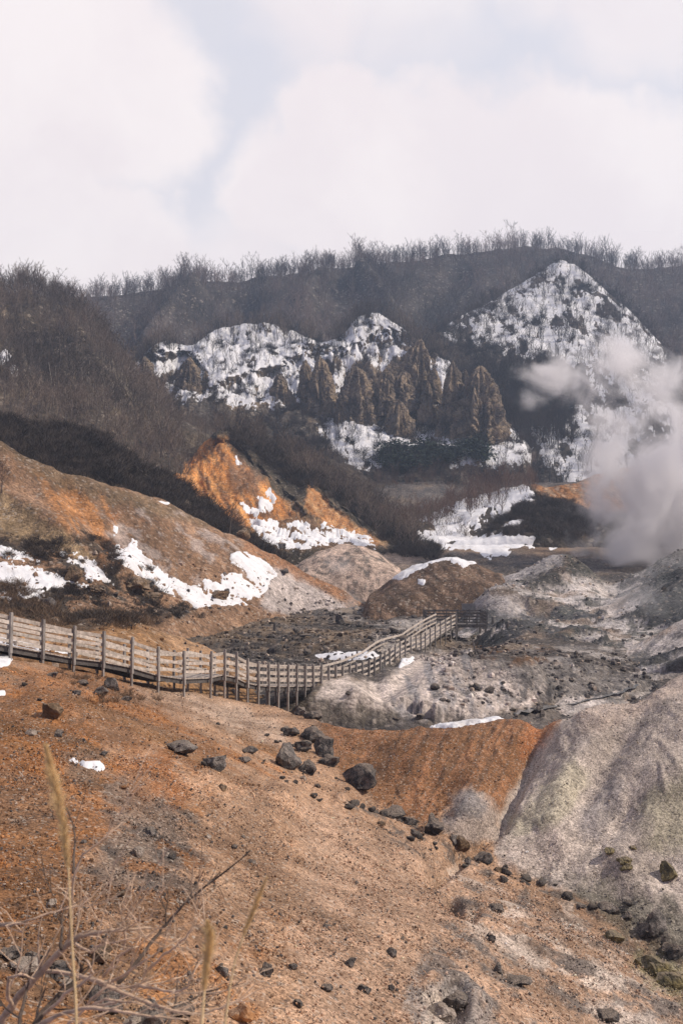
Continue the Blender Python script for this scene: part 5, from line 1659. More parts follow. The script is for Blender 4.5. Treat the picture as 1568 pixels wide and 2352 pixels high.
wood('woods', 'bare trees along the top of the cliffs', 'M', 320, 6, 9, [M_BARKDARK, M_TWIG], [(220, 900), (300, 780), (500, 700), (700, 700), (860, 670), (960, 720), (1020, 790), (1180, 850), (1180, 900), (1000, 830), (880, 740), (760, 800), (500, 770), (300, 850)], 0.3, extra=front(MC, 6))
wood('woods', 'reddish bushes in the valley before the cliffs', 'M', 420, 2.5, 4.5, [M_BARK, M_TWIGRED], [(860, 1090), (1260, 1060), (1260, 1180), (860, 1180)], 1.0)
wood('woods', 'bare bushes on the low snowy spur', 'I', 420, 3, 5.5, [M_BARK, M_TWIGRED], c4((100, 500), (400, 400), (700, 320), (860, 300), (880, 400), (700, 460), (300, 600), (120, 620)), 0.8, extra=front(I, 5))
wood('woods', 'bare trees behind the orange crag', 'F', 500, 4, 7, [M_BARK, M_TWIG], [(430, 960), (600, 960), (900, 1140), (960, 1260), (870, 1230), (760, 1140), (640, 1060), (540, 985), (420, 1060)], 1.0, extra=1 - 0.97 * wF)


# low brush and evergreen
cr_ = np.zeros(J.X.shape)
cr_[J.rowidx[4] - 9:J.rowidx[4] + 5] = 1.0
wood('woods', 'thicket of smaller bare trees along the skyline ridge', 'J', 1900, 3.5, 7, [M_BARK, M_TWIG2], [(-300, 500), (1900, 500), (1900, 720), (-300, 720)], extra=cr_)
def brush_template(seed, n=60, w=0.02, leaf=False):
    g = random.Random(seed)
    B_ = MB()
    for k in range(n):
        b = Vector((g.gauss(0, .25), g.gauss(0, .25), 0))
        if leaf:
            c = Vector((g.gauss(0, .36), g.gauss(0, .36), abs(g.gauss(0.35, .28))))
            v = Vector((g.gauss(0, 1), g.gauss(0, 1), g.gauss(0.4, 1))).normalized()
            B_.blade(c, c + v * g.uniform(.12, .26), g.uniform(.05, .1), v.cross(Vector((g.gauss(0, 1), g.gauss(0, 1), g.gauss(0, 1)))).normalized())
        else:
            v = Vector((g.gauss(0, .5), g.gauss(0, .5), g.uniform(.5, 1))).normalized()
            L = g.uniform(.5, 1.1)
            B_.blade(b, b + v * L, w, v.cross(Vector((g.gauss(0, 1), g.gauss(0, 1), 0.2))).normalized())
            for j in range(3):
                q = b + v * L * g.uniform(.4, .8)
                v2 = (v + Vector((g.gauss(0, .7), g.gauss(0, .7), .1))).normalized()
                B_.blade(q, q + v2 * L * .45, w * .7, v2.cross(Vector((g.gauss(0, 1), g.gauss(0, 1), 0.2))).normalized())
    return (B_, None)


BR_T = [brush_template(400 + k) for k in range(5)]
LF_T = [brush_template(500 + k, 130, leaf=True) for k in range(5)]
wood('brush', 'low dark brush covering the ridge behind the bare slope', 'E', 4200, 0.7, 1.8, [M_BRUSH], [(-300, 900), (60, 960), (200, 970), (600, 1240), (640, 1300), (-300, 1080)], 0.05, BR_T, cat='brush')
wood('brush', 'dark brush patches along the foot of the bare slope', 'D', 460, 0.35, 0.8, [M_BRUSH], [(-300, 1230), (0, 1225), (200, 1290), (330, 1330), (440, 1400), (400, 1420), (-300, 1420)], 0.06, BR_T, cl=5, cat='brush')
wood('brush', 'dark bushes dotted across the left foot slope', 'D', 300, 0.4, 0.8, [M_BRUSH], [(0, 1215), (60, 1230), (240, 1225), (380, 1330), (330, 1330), (130, 1290), (0, 1260)], 0.06, BR_T, cl=3, cat='brush')
wood('brush', 'dry rust brown tufts on the left bank', 'D', 150, 0.4, 0.9, [M_DRYBRUSH], [(-100, 1330), (60, 1330), (130, 1400), (300, 1420), (-100, 1420)], 0.3, BR_T, cl=3, cat='brush')
wood('brush', 'dry tufts and dark brush on top of the brown mound', 'B', 420, 0.3, 0.8, [M_DRYBRUSH], [(-300, 1340), (250, 1370), (310, 1420), (240, 1450), (0, 1420), (-300, 1440)], 0.1, BR_T, cl=2.5, cat='brush')
wood('brush', 'dark brush in patches on the brown mound crest', 'B', 700, 0.3, 0.8, [M_BRUSH], [(-300, 1340), (280, 1370), (330, 1410), (240, 1430), (0, 1400), (-300, 1420)], 0.1, BR_T, cl=3, cat='brush')
wood('brush', 'dark brush over the spur behind the orange crag', 'F', 1500, 1.0, 2.4, [M_BRUSH], [(480, 970), (600, 1000), (960, 1230), (960, 1262), (880, 1240), (720, 1120), (640, 1090), (520, 990)], 0.2, BR_T, extra=1 - 0.97 * wF, cat='brush')
wood('brush', 'dark brush on the round mound beside the orange face', 'I', 900, 0.8, 1.8, [M_BRUSH], c4((700, 540), (860, 410), (1000, 440), (1160, 500), (1160, 610), (700, 600)), 0.1, BR_T, cat='brush')
wood('brush', 'dark brush along the valley bottom behind the mounds', 'C', 1100, 0.6, 1.6, [M_BRUSH], [(560, 1190), (900, 1230), (1000, 1235), (1000, 1270), (900, 1262)], 0.02, BR_T, cl=10, cat='brush')
wood('brush', 'scrubby brown growth on the cliffs', 'M', 1500, 1.0, 2.4, [M_TWIGDARK], None, 0.2, BR_T, cl=9, extra=front(MC, 5), cat='brush')
wood('brush', 'dark scrub over the snowy peak', 'L', 1300, 1.0, 2.6, [M_TWIGDARK], None, 0.3, BR_T, cl=12, extra=front(Lp, 5), cat='brush')
wood('brush', 'small dry tufts under the left boardwalk', 'A', 240, 0.12, 0.35, [M_DRYBRUSH], [(60, 1520), (200, 1555), (320, 1590), (300, 1610), (200, 1600), (90, 1560)], 0.3, BR_T, cl=1.2, cat='brush')

# individual trees
def on(key, px, py):
    return SHEETS[key].find(px, py)


crest = J.rowidx[4]
n_sky = 96
for i in range(n_sky):
    px_ = 235 + (1568 - 235) * (i + rnd.uniform(.1, .9)) / n_sky
    col_ = int(np.argmin(np.abs(J.PX[crest] - px_)))
    row_ = crest - rnd.randrange(-2, 7)
    p = Vector((J.X[row_, col_], J.Y[row_, col_], J.Z[row_, col_] - .3))
    tree(p, min(14, max(3.6, rnd.gauss(6.4 + 1.8 * math.sin(px_ / 47.0) + 1.5 * math.sin(px_ / 19.0), 1.8))), 'H', M_BARK, M_TWIG2, 'bare tree standing on the skyline ridge', 'trees on the skyline ridge')
for px_ in (1205, 1225, 1250, 1280):
    col_ = int(np.argmin(np.abs(J.PX[crest] - px_)))
    tree(Vector((J.X[crest, col_], J.Y[crest, col_], J.Z[crest, col_])), 10.5, 'H', M_BARK, M_TWIG2, 'taller bare tree on the summit of the skyline', 'taller trees on the summit')
crk = K.rowidx[4]
for px_, h_, lb_ in ((8, 15, 'big spreading bare tree at the left end of the skyline'), (-16, 13, 'bare tree cut by the left edge on the skyline'), (38, 13, 'second big bare tree from the left edge of the skyline'),
                     (62, 9, 'smaller bare tree right of the two big ones at left')):
    col_ = int(np.argmin(np.abs(K.PX[crk] - px_)))
    tree(Vector((K.X[crk, col_], K.Y[crk, col_], K.Z[crk, col_] - .5)), h_ * .75, 'H', M_BARK, M_TWIG2, lb_, None)
for i in range(14):
    px_ = 75 + i * 13
    col_ = int(np.argmin(np.abs(K.PX[crk] - px_)))
    tree(Vector((K.X[crk, col_], K.Y[crk, col_], K.Z[crk, col_] - .5)), rnd.uniform(4, 6), 'H', M_BARK, M_TWIG, 'low bare tree on the rounded top of the left hill', 'low trees on the left hilltop')


def group_trees(n, key, pts, h0, h1, kind, bark, twig, label, group, snow_only=False, tilt=0.0, cat='tree', name='bare_tree'):
    s = SHEETS[key]
    w = s.mask(pts, 6, 6, 40)
    if snow_only:
        w = w * (s.S > 0)
    P, k = s.scatter(n, w, 1.0)
    for i in range(n):
        tree(Vector(P[i]) - Vector((0, 0, .3)), rnd.uniform(h0, h1), kind, bark, twig, label, group, name, cat, tilt)


group_trees(46, 'L', c2((430, 520), (620, 380), (960, 180), (1150, 260), (1460, 540), (1100, 640), (560, 560)), 6, 9, 'H', M_BARKDARK, M_TWIGDARK, 'bare tree on the snow of the right-hand peak', 'trees on the snowy peak', True)
group_trees(26, 'M', c1((830, 590), (960, 480), (1480, 480), (1540, 590), (1340, 760), (1000, 860), (850, 800)), 4.5, 7, 'H', M_BARKDARK, M_TWIGDARK, 'bare tree on the upper left snowfield of the cliffs', 'trees on the upper snowfield', True)
group_trees(26, 'M', c2((-80, 900), (60, 930), (240, 940), (560, 1000), (860, 1020), (700, 1160), (430, 1100), (60, 1180)), 4.5, 7, 'H', M_BARKDARK, M_TWIGDARK, 'bare tree on the snow under the cliffs', 'trees under the cliffs', True)
group_trees(9, 'M', c2((0, 600), (60, 450), (160, 420), (310, 500), (200, 700)), 4, 6, 'H', M_BARKDARK, M_TWIGDARK, 'bare tree on the small snowy knob at the middle of the cliffs', 'trees on the snowy knob', True)
group_trees(30, 'K', c1((100, 760), (900, 760), (1100, 900), (700, 900), (100, 860)), 6.5, 9, 'S', M_BARKPALE, M_TWIG, 'slender pale-barked birch on the left hillside', 'pale birches on the left hillside', name='birch_tree', cat='birch')
group_trees(16, 'I', c4((400, 480), (740, 380), (760, 540), (560, 560), (400, 600)), 4, 6, 'H', M_BARK, M_TWIGRED, 'reddish bare tree on the low snowy spur', 'trees on the low spur')
p = on('K', 420, 735 + 200)
tree(on('D', 548, 1214), 4.6, 'H', M_BARK, M_TWIG, 'lone dark bare tree on the rock knob beside the snow', None)
tree(on('D', 570, 1236), 2.6, 'H', M_BARK, M_TWIG, 'low leaning bush right of the lone tree', None, 'bare_bush', 'bush', 0.5)
tree(on('D', 2, 1130), 3.4, 'H', M_BARK, M_TWIGRED, 'reddish bare bush at the left edge on the bare slope', None, 'bare_bush', 'bush')
tree(on('M', 1268 - 1070 + 520, 1060), 6, 'H', M_BARK, M_TWIG2, 'dark bare tree at the left end of the lower snowfield', None)

# evergreens
LEAF_ME = []
for k in range(4):
    t_ = brush_template(600 + k, 420, leaf=True)[0]
    o = t_.build('foliage', M_EVERGREEN)
    LEAF_ME.append(o.data)
    bpy.data.objects.remove(o)
TR = MB()
TR.tube([(0, 0, -.1), (0.02, 0, .4), (0, .02, .8)], [.035, .025, .008], 6)
o = TR.build('trunk', M_BARK)
TRM = o.data
bpy.data.objects.remove(o)
P, k = MC.scatter(26, MC.mask(c2((200, 1120), (330, 1070), (440, 1100), (640, 1060), (680, 1120), (500, 1180), (200, 1190)), 6, 6, 30), 1.0)
P2, k = MC.scatter(8, MC.mask(c4((180, 180), (420, 200), (640, 170), (560, 280), (200, 270)), 6, 6, 30), 1.0)
for q in list(P) + list(P2):
    r = empty('evergreen_tree', Vector(q) - Vector((0, 0, .3)))
    h = rnd.uniform(3.5, 5.5)
    r.scale = (h, h, h * .7)
    r.rotation_euler = (0, 0, rnd.uniform(0, 6))
    tag(r, 'dark evergreen tree in the clump under the cliffs', 'evergreen tree', 'evergreens under the cliffs')
    for nm_, me_ in (('trunk', TRM), ('crown', LEAF_ME[rnd.randrange(4)])):
        o = bpy.data.objects.new(nm_, me_)
        COL.objects.link(o)
        o.parent = r

# ------------------------------------------------------------------ boardwalk
BW = [(-120, 1452, 33.2), (-50, 1467, 34.6), (22, 1482, 35.5), (96, 1496, 36.8), (167, 1510, 38.0), (235, 1518, 39.2), (300, 1531, 40.6), (361, 1549, 42), (420, 1558, 43.4), (481, 1556, 45.6), (513, 1549, 47),
      (540, 1554, 48.5), (566, 1567, 49.6), (591, 1573, 50.5), (615, 1575, 51.3), (637, 1576, 52.1), (659, 1576, 52.9), (679, 1575, 53.7), (698, 1575, 54.5), (717, 1575, 55.3), (735, 1575, 56.1), (752, 1576, 56.9),
      (768, 1576, 57.7), (784, 1575, 58.5), (800, 1572, 59.5), (815, 1567, 60.6), (830, 1562, 61.8), (844, 1557, 63), (857, 1551, 64.3), (870, 1544, 65.7), (881, 1538, 67), (892, 1531, 68.4), (904, 1520, 70.1), (916, 1510, 71.6),
      (928, 1503, 73), (941, 1498, 74.4), (953, 1494, 75.8), (964, 1491, 77.2), (974, 1487, 78.6), (985, 1477, 80.2), (997, 1468, 81.8), (1009, 1459, 83.3), (1021, 1451, 84.8), (1033, 1444, 86.3), (1045, 1438, 87.8)]
WID = 1.75
FP = [at(*b) for b in BW]
NRM = []
for i in range(len(FP)):
    t = FP[min(i + 1, len(FP) - 1)] - FP[max(i - 1, 0)]
    t.z = 0
    t.normalize()
    NRM.append(Vector((-t.y, t.x, 0)))
BP = [FP[i] + NRM[i] * WID for i in range(len(FP))]
bw = empty('boardwalk', FP[8])
tag(bw, 'long weathered timber boardwalk with railings winding across the slope to the platform', 'boardwalk')
bpy.context.view_layer.update()


def part(mb, name, mat, parent, smooth=False):
    V = np.array([tuple(v) for v in mb.v]) - np.array(tuple(parent.location))
    return mesh_obj(name, V, mb.f, mat, parent, smooth)


def beam(mb, a, b, w, h, up=Vector((0, 0, 1))):
    d = b - a
    L = d.length
    d.normalize()
    s = d.cross(up).normalized()
    u = s.cross(d).normalized()
    mb.box((a + b) / 2, d * L / 2, s * w / 2, u * h / 2)


UP = Vector((0, 0, 1))
dk = MB()
for i in range(len(FP) - 1):
    L = (FP[i + 1] - FP[i]).length
    n = max(1, int(L / 0.2))
    for k in range(n):
        t0, t1 = (k + 0.04) / n, (k + 0.96) / n
        a0, a1 = FP[i].lerp(FP[i + 1], t0), FP[i].lerp(FP[i + 1], t1)
        b0, b1 = BP[i].lerp(BP[i + 1], t0), BP[i].lerp(BP[i + 1], t1)
        zj = Vector((0, 0, rnd.uniform(-.006, .006)))
        b_ = len(dk.v)
        th = Vector((0, 0, -0.05))
        dk.v += [a0 + zj, a1 + zj, b1 + zj, b0 + zj, a0 + th, a1 + th, b1 + th, b0 + th]
        for q in ((0, 1, 2, 3), (7, 6, 5, 4), (0, 4, 5, 1), (2, 6, 7, 3), (1, 5, 6, 2), (0, 3, 7, 4)):
            dk.f.append(tuple(b_ + j for j in q))
part(dk, 'deck', M_WOOD, bw)
for side, PT, sg in (('f', FP, -1), ('b', BP, 1)):
    sm = MB()
    for i in range(len(PT) - 1):
        o_ = Vector((0, 0, -0.15))
        ins = NRM[i] * (-sg * 0.12)
        beam(sm, PT[i] + o_ + ins, PT[i + 1] + o_ + ins, 0.10, 0.19)
    part(sm, 'beam', M_WOODDARK, bw)
for sg, PT in ((-1, FP), (1, BP)):
    for hgt, nm in ((0.98, 'top_rail'), (0.63, 'middle_rail'), (0.28, 'lower_rail')):
        rl = MB()
        for i in range(len(PT) - 1):
            ins = Vector((0, 0, hgt + rnd.uniform(-.008, .008)))
            beam(rl, PT[i] + ins, PT[i + 1] + ins, 0.05, 0.135 if nm == 'top_rail' else 0.12)
        part(rl, nm, M_WOOD, bw)
    for i in range(len(PT)):
        p = PT[i] + NRM[i] * sg * 0.085
        d_ = Vector((NRM[i].y, -NRM[i].x, 0))
        pm = MB()
        top = 1.16 + rnd.uniform(-.02, .02)
        lean = Vector((rnd.uniform(-.012, .012), rnd.uniform(-.012, .012), 0))
        pm.box(p + UP * (top - 0.28) / 2 + lean, d_ * 0.05, NRM[i] * 0.05, UP * (top + 0.28) / 2 + lean)
        pm.box(p + UP * (top + 0.008) + lean * 2, d_ * 0.044, NRM[i] * 0.044, UP * 0.012)
        part(pm, 'post', M_WOODPOST, bw)
        gz = ground(p.x, p.y, 'ABC')
        gz = min(gz, p.z - 0.4) - 0.3
        gz = max(gz, p.z - 3.5)
        lm = MB()
        c_ = p + NRM[i] * -sg * 0.02
        zt = p.z - 0.28
        lm.box(Vector((c_.x, c_.y, (zt + gz) / 2)), d_ * 0.042, NRM[i] * 0.042, UP * (zt - gz) / 2)
        part(lm, 'support_leg', M_WOODPOST, bw)
for i in (3, 5, 7, 9, 11, 13, 16, 19, 22, 25, 28, 32):
    lp = MB()
    p = BP[i] - NRM[i] * 0.05 + (BP[i] - BP[i - 1]).normalized() * .25
    lp.box(p + UP * 0.22, Vector((.06, 0, 0)), Vector((0, .06, 0)), UP * .09)
    lp.box(p + UP * 0.33, Vector((.09, 0, 0)), Vector((0, .09, 0)), UP * .018)
    lp.tube([p + UP * -0.0, p + UP * 0.14], [.02, .02], 6, True)
    part(lp, 'path_light', M_WOOD, bw)
for i in range(1, len(FP) - 1, 2):                       # cross bearers under the deck
    pass
# snow lying on the first bays of the deck
sn = MB()
gN = 90
Vs, Fs2 = [], []
for j in range(gN):
    t = j / (gN - 1) * 4.6
    i = int(t)
    a = FP[i].lerp(FP[i + 1], t - i)
    b = BP[i].lerp(BP[i + 1], t - i)
    for k in range(14):
        u = k / 13
        q = a.lerp(b, 0.10 + 0.8 * u)
        e = min(u, 1 - u) * 2
        h = 0.10 * e ** .5 * (1 - smoothstep(3.0, 4.6, t)) + 0.03 * float(pn(t * 2.2, u * 3, 1.0)) - 0.012
        Vs.append((q.x, q.y, q.z + h))
for j in range(gN - 1):
    for k in range(13):
        Fs2.append((j * 14 + k, j * 14 + k + 1, (j + 1) * 14 + k + 1, (j + 1) * 14 + k))
tag(mesh_obj('snow', np.array(Vs), Fs2, M_SNOW), 'snow lying on the left bays of the boardwalk deck', 'snow', None, 'stuff')

# ------------------------------------------------------------------ viewing platform at the far end
pc = at(1044, 1436, 87.8)
pf = empty('viewing_platform', pc)
tag(pf, 'dark timber viewing platform on legs at the far end of the boardwalk', 'viewing platform')
bpy.context.view_layer.update()
zP = pc.z + .04
x0, x1, y0, y1 = pc.x - 2.4, pc.x + 2.85, pc.y + .3, pc.y + 4.2
dk = MB()
n = int((x1 - x0) / .16)
for k in range(n):
    xa = x0 + (x1 - x0) * (k + .5) / n
    dk.box(Vector((xa, (y0 + y1) / 2, zP - .03)), Vector((.074, 0, 0)), Vector((0, (y1 - y0) / 2, 0)), UP * .03)
dk.box(Vector(((x0 + x1) / 2, y0 + .05, zP - .17)), Vector(((x1 - x0) / 2, 0, 0)), Vector((0, .05, 0)), UP * .1)
dk.box(Vector(((x0 + x1) / 2, y1 - .05, zP - .17)), Vector(((x1 - x0) / 2, 0, 0)), Vector((0, .05, 0)), UP * .1)
part(dk, 'deck', M_WOODDARK, pf)
corners = [(x0 + 2.6, y0), (x1, y0), (x1, y1), (x0, y1), (x0, y0)]
for (ax, ay), (bx, by) in zip(corners[:-1], corners[1:]):
    L = math.hypot(bx - ax, by - ay)
    k = max(1, round(L / 1.0))
    for hh, nm in ((1.0, 'top_rail'), (.72, 'middle_rail'), (.45, 'middle_rail'), (.2, 'lower_rail')):
        rl = MB()
        beam(rl, Vector((ax, ay, zP + hh)), Vector((bx, by, zP + hh)), .05, .12)
        part(rl, nm, M_WOODDARK, pf)
    for j in range(k):
        q = Vector((ax + (bx - ax) * j / k, ay + (by - ay) * j / k, zP))
        pm = MB()
        pm.box(q + UP * .56, Vector((.055, 0, 0)), Vector((0, .055, 0)), UP * .56)
        part(pm, 'post', M_WOODDARK, pf)
for ax in (x0 + .1, (x0 + x1) / 2, x1 - .1):
    for ay in (y0 + .12, y1 - .12):
        gz = ground(ax, ay, 'CG') - .4
        gz = min(gz, zP - 1.2)
        lm = MB()
        lm.box(Vector((ax, ay, (zP - .06 + gz) / 2)), Vector((.07, 0, 0)), Vector((0, .07, 0)), UP * (zP - .06 - gz) / 2)
        part(lm, 'support_leg', M_WOODDARK, pf)
sb = MB()
q = Vector((pc.x + 1.75, y1 + .12, zP))
sb.box(q + UP * 1.35, Vector((.62, 0, 0)), Vector((0, .03, 0)), UP * .3)
sb.box(q + UP * .55 + Vector((-.4, .01, 0)), Vector((.04, 0, 0)), Vector((0, .03, 0)), UP * .55)
sb.box(q + UP * .55 + Vector((.4, .01, 0)), Vector((.04, 0, 0)), Vector((0, .03, 0)), UP * .55)
M_BOARD = simple_mat('grey_board', (0.20, 0.20, 0.205), 3, .2, .1)
part(sb, 'information_board', M_BOARD, pf)

# small posts and stumps in the valley
def stump(px, py, w, h, key, label, lean=0.0, name='wooden_stump', cat='stump'):
    p = SHEETS[key].find(px, py)
    k = p.y / F
    m = MB()
    V = [Vector((0, 0, -.2)), Vector((lean * .3, 0, h * k * .35)), Vector((lean * .7, 0, h * k * .7)), Vector((lean, 0, h * k))]
    m.tube(V, [w * k * .55, w * k * .5, w * k * .47, w * k * .4], 7, True)
    o = m.build(name, M_WOODDARK)
    o.location = p
    tag(o, label, cat)


stump(630, 1448, 8, 17, 'C', 'dark wooden stump alone on the mud flat')
stump(1132, 1434, 8, 17, 'G', 'thick dark stump just right of the platform')
stump(1160, 1447, 7, 15, 'G', 'dark leaning stump second from the platform', .12)
stump(1091, 1503, 4, 34, 'C', 'thin dark leaning stake beyond the pale mound', -.25, 'wooden_stake', 'stake')
stump(981, 1518, 3, 9, 'C', 'tiny stake on top of the pale mound', 0, 'wooden_stake', 'stake')
sp = SHEETS['G'].find(1125, 1376)
sgn = empty('signpost', sp)
tag(sgn, 'small dark signpost with a crossboard on the grey rocks behind the platform', 'signpost')
m = MB()
m.tube([Vector((0, 0, -.2)), Vector((0, 0, 1.45))], [.05, .05], 6, True)
m.build('post', M_WOODDARK, sgn)
m = MB()
m.box(Vector((0, -.06, 1.25)), Vector((.34, 0, 0)), Vector((0, .02, 0)), Vector((0, 0, .14)))
m.build('crossboard', M_WOODDARK, sgn)

# stream
st = MB()
pts = [(1180, 1640), (1240, 1628), (1300, 1618), (1360, 1606), (1420, 1590), (1470, 1572)]
M_WATER, _N, _b = new_mat('muddy_water')
_b.inputs['Base Color'].default_value = (0.16, 0.165, 0.17, 1)
_b.inputs['Roughness'].default_value = 0.15
_b.inputs['Specular IOR Level'].default_value = 0.5
L_, R__ = [], []
V, Fq = [], []
fine = []
for (a, b), (c, d) in zip(pts[:-1], pts[1:]):
    for k in range(8):
        fine.append((a + (c - a) * k / 8, b + (d - b) * k / 8))
for i, (a, b) in enumerate(fine):
    p = C.find(a, b)
    w = .5 + .35 * float(pn(i * .35, 2.0))
    V += [(p.x, p.y - w, p.z + .06), (p.x, p.y + w, p.z + .06)]
    if i:
        Fq.append((2 * i - 2, 2 * i, 2 * i + 1, 2 * i - 1))
tag(mesh_obj('stream', np.array(V), Fq, M_WATER), 'thin grey stream in the valley behind the saddle', None, None, 'structure')

# ------------------------------------------------------------------ bleached shrub and dry plumes at the camera
SHR = [  # (depth, radius m, material, points in picture)
    (2.7, .021, 0, c7((-10, 1190), (30, 1130), (90, 1040), (150, 980), (230, 890), (300, 820), (370, 770), (450, 755), (520, 746), (600, 742), (690, 735))),
    (2.7, .010, 0, c7((300, 820), (320, 780), (330, 700), (334, 600), (340, 500), (380, 400), (470, 330), (560, 250))),
    (2.75, .007, 1, c7((338, 480), (345, 350), (340, 262), (312, 200))),
    (2.9, .012, 1, c7((540, 990), (640, 880), (700, 800), (760, 720), (850, 620), (950, 540), (1060, 460), (1150, 378))),
    (2.9, .005, 1, c7((850, 620), (900, 550), (937, 470))),
    (2.9, .005, 1, c7((950, 540), (985, 505), (1010, 480))),
    (2.9, .004, 1, c7((880, 590), (882, 510))),
    (2.5, .019, 1, c7((150, 1200), (200, 1120), (270, 1050), (330, 990), (380, 930), (350, 860))),
    (2.6, .012, 0, c7((330, 945), (380, 960), (450, 980), (600, 1045), (700, 1085), (800, 1115), (920, 1130), (1050, 1090), (1112, 1068))),
    (2.8, .011, 0, c7((200, 930), (330, 945), (480, 985), (560, 1008), (640, 1000), (720, 990), (850, 955))),
    (2.4, .012, 0, c7((160, 1190), (300, 1120), (430, 1100), (560, 1120), (700, 1140), (870, 1155))),
    (2.5, .010, 0, c7((-30, 725), (50, 716), (100, 710), (170, 690), (240, 660))),
    (2.4, .011, 1, c7((85, 1200), (105, 1100), (130, 1000), (152, 850))),
    (2.6, .008, 1, c7((280, 830), (285, 740), (290, 650), (302, 540))),
    (2.7, .009, 0, c7((480, 960), (540, 870), (600, 830), (640, 820))),
    (2.7, .008, 0, c7((690, 920), (750, 860), (800, 830), (850, 780), (900, 710), (928, 640))),
    (2.8, .008, 0, c7((430, 1090), (530, 1080), (600, 1035), (640, 1000), (740, 968))),
    (2.5, .010, 1, c7((760, 1190), (800, 1130), (850, 1080), (940, 1032), (1012, 1010))),
    (2.6, .006, 1, c7((805, 1090), (812, 1010), (818, 930))),
    (2.6, .012, 0, c7((60, 1100), (35, 1040), (40, 960), (100, 945), (160, 970))),
    (2.6, .009, 0, c7((420, 960), (470, 1000), (560, 960), (640, 900), (720, 850), (830, 780))),
    (2.7, .007, 0, c7((330, 800), (420, 850), (440, 820), (560, 790), (640, 780), (700, 760))),
    (2.5, .010, 0, c7((210, 1130), (300, 1040), (390, 980), (430, 940), (400, 880))),
    (2.5, .009, 1, c7((160, 1190), (180, 1090), (210, 1010))),
    (2.7, .006, 0, c7((560, 745), (575, 700), (610, 620), (600, 570))),
    (2.7, .006, 0, c7((590, 748), (630, 700), (660, 640))),
    (2.7, .006, 0, c7((570, 830), (575, 760), (560, 680), (548, 620))),
    (2.6, .007, 0, c7((640, 1000), (700, 1010), (800, 1030), (860, 1010), (890, 940), (930, 880))),
    (2.55, .008, 0, c7((300, 1190), (380, 1120), (420, 1060), (500, 1000), (520, 930))),
    (2.5, .007, 0, c7((400, 1105), (480, 1060), (560, 1075), (640, 1080), (700, 1110))),
]
base_p = at(0, 2420, 2.5)
shrub = empty('bare_shrub', Vector((base_p.x, base_p.y, -2.6)))
tag(shrub, 'bleached leafless shrub with tangled curving twigs in the lower left corner', 'shrub')
bpy.context.view_layer.update()
gs = random.Random(5)
gz = ground(base_p.x, base_p.y, 'A')
for ib, (d, r, mi, pl) in enumerate(SHR):
    dj = gs.uniform(-.06, .06)
    r *= 0.52
    W = []
    n = len(pl)
    for i in range(n - 1):                      # gentle crooks between the bends
        for k in range(4):
            t = k / 4
            x = pl[i][0] + (pl[i + 1][0] - pl[i][0]) * t + gs.gauss(0, .9)
            y = pl[i][1] + (pl[i + 1][1] - pl[i][1]) * t + gs.gauss(0, .9)
            f = (i + t) / (n - 1)
            W.append(at(x, y, d + dj + 0.25 * math.sin(f * 2.2) * (1 if mi else -.5)))
    W.append(at(pl[-1][0], pl[-1][1], d + dj + .2 * (1 if mi else -.4)))
    m = len(W)
    rad = [r * (1 - .72 * (i / (m - 1))) * (1 + .10 * gs.gauss(0, 1)) for i in range(m)]
    rad = [max(q, .0013) for q in rad]
    Wt, rt = list(W), list(rad)
    if pl[0][1] > 2335:                         # stems that rise from the ground below the frame
        a = W[0]
        b = Vector((base_p.x + .03 * (ib % 5), base_p.y + .02 * (ib % 3), min(gz, a.z - .5) - .05))
        Wt = [b, b.lerp(a, .5) + Vector((.02, 0, .02))] + Wt
        rt = [rad[0] * 1.7, rad[0] * 1.25] + rt
    br, tw = MB(), MB()
    br.tube(Wt, rt, 7, True)
    for k in range(1 if r > .003 else 0):       # long second-order shoots
        i = gs.randrange(m // 5, m - 2)
        v = ((W[i + 1] - W[i]).normalized() * .8 + Vector((gs.gauss(.15, .45), gs.gauss(0, .3), gs.gauss(.25, .45)))).normalized()
        L = gs.uniform(.10, .30)
        q = [W[i]]
        for s_ in range(9):
            v = (v + Vector((gs.gauss(0, .17), gs.gauss(0, .12), gs.gauss(.02, .17)))).normalized()
            q.append(q[-1] + v * L / 9)
        tw.tube(q, [max(.0010, rad[i] * .55 * (1 - .085 * s_)) for s_ in range(10)], 5)
        for w in range(4):
            a_ = q[gs.randrange(2, 9)]
            v2 = (v + Vector((gs.gauss(0, .6), gs.gauss(0, .4), gs.gauss(.2, .5)))).normalized()
            tw.tube([a_, a_ + v2 * .03, a_ + v2 * .06 + Vector((0, 0, .008)), a_ + v2 * gs.uniform(.07, .13)], [.0014, .0012, .001, .0008], 4)
    for k in range(int(m * .3)):
        i = gs.randrange(m // 4, m - 1)
        dv = (W[i + 1] - W[i]).normalized()
        v = (dv * .7 + Vector((gs.gauss(0, .5), gs.gauss(0, .5), gs.gauss(.25, .5)))).normalized()
        L = gs.uniform(.03, .15)
        q = [W[i]]
        for s_ in range(5):
            v = (v + Vector((gs.gauss(0, .16), gs.gauss(0, .16), gs.gauss(.05, .16)))).normalized()
            q.append(q[-1] + v * L / 5)
        tw.tube(q, [max(.0009, rad[i] * .45 * (1 - .14 * s_)) for s_ in range(6)], 4)
    mt_ = M_SHRUBDARK if mi else M_SHRUB
    bo = part(br, 'branch', mt_, shrub, True)
    if tw.v:
        V = np.array([tuple(v) for v in tw.v]) - np.array(tuple(shrub.location))
        mesh_obj('twig', V, tw.f, mt_, bo, True)


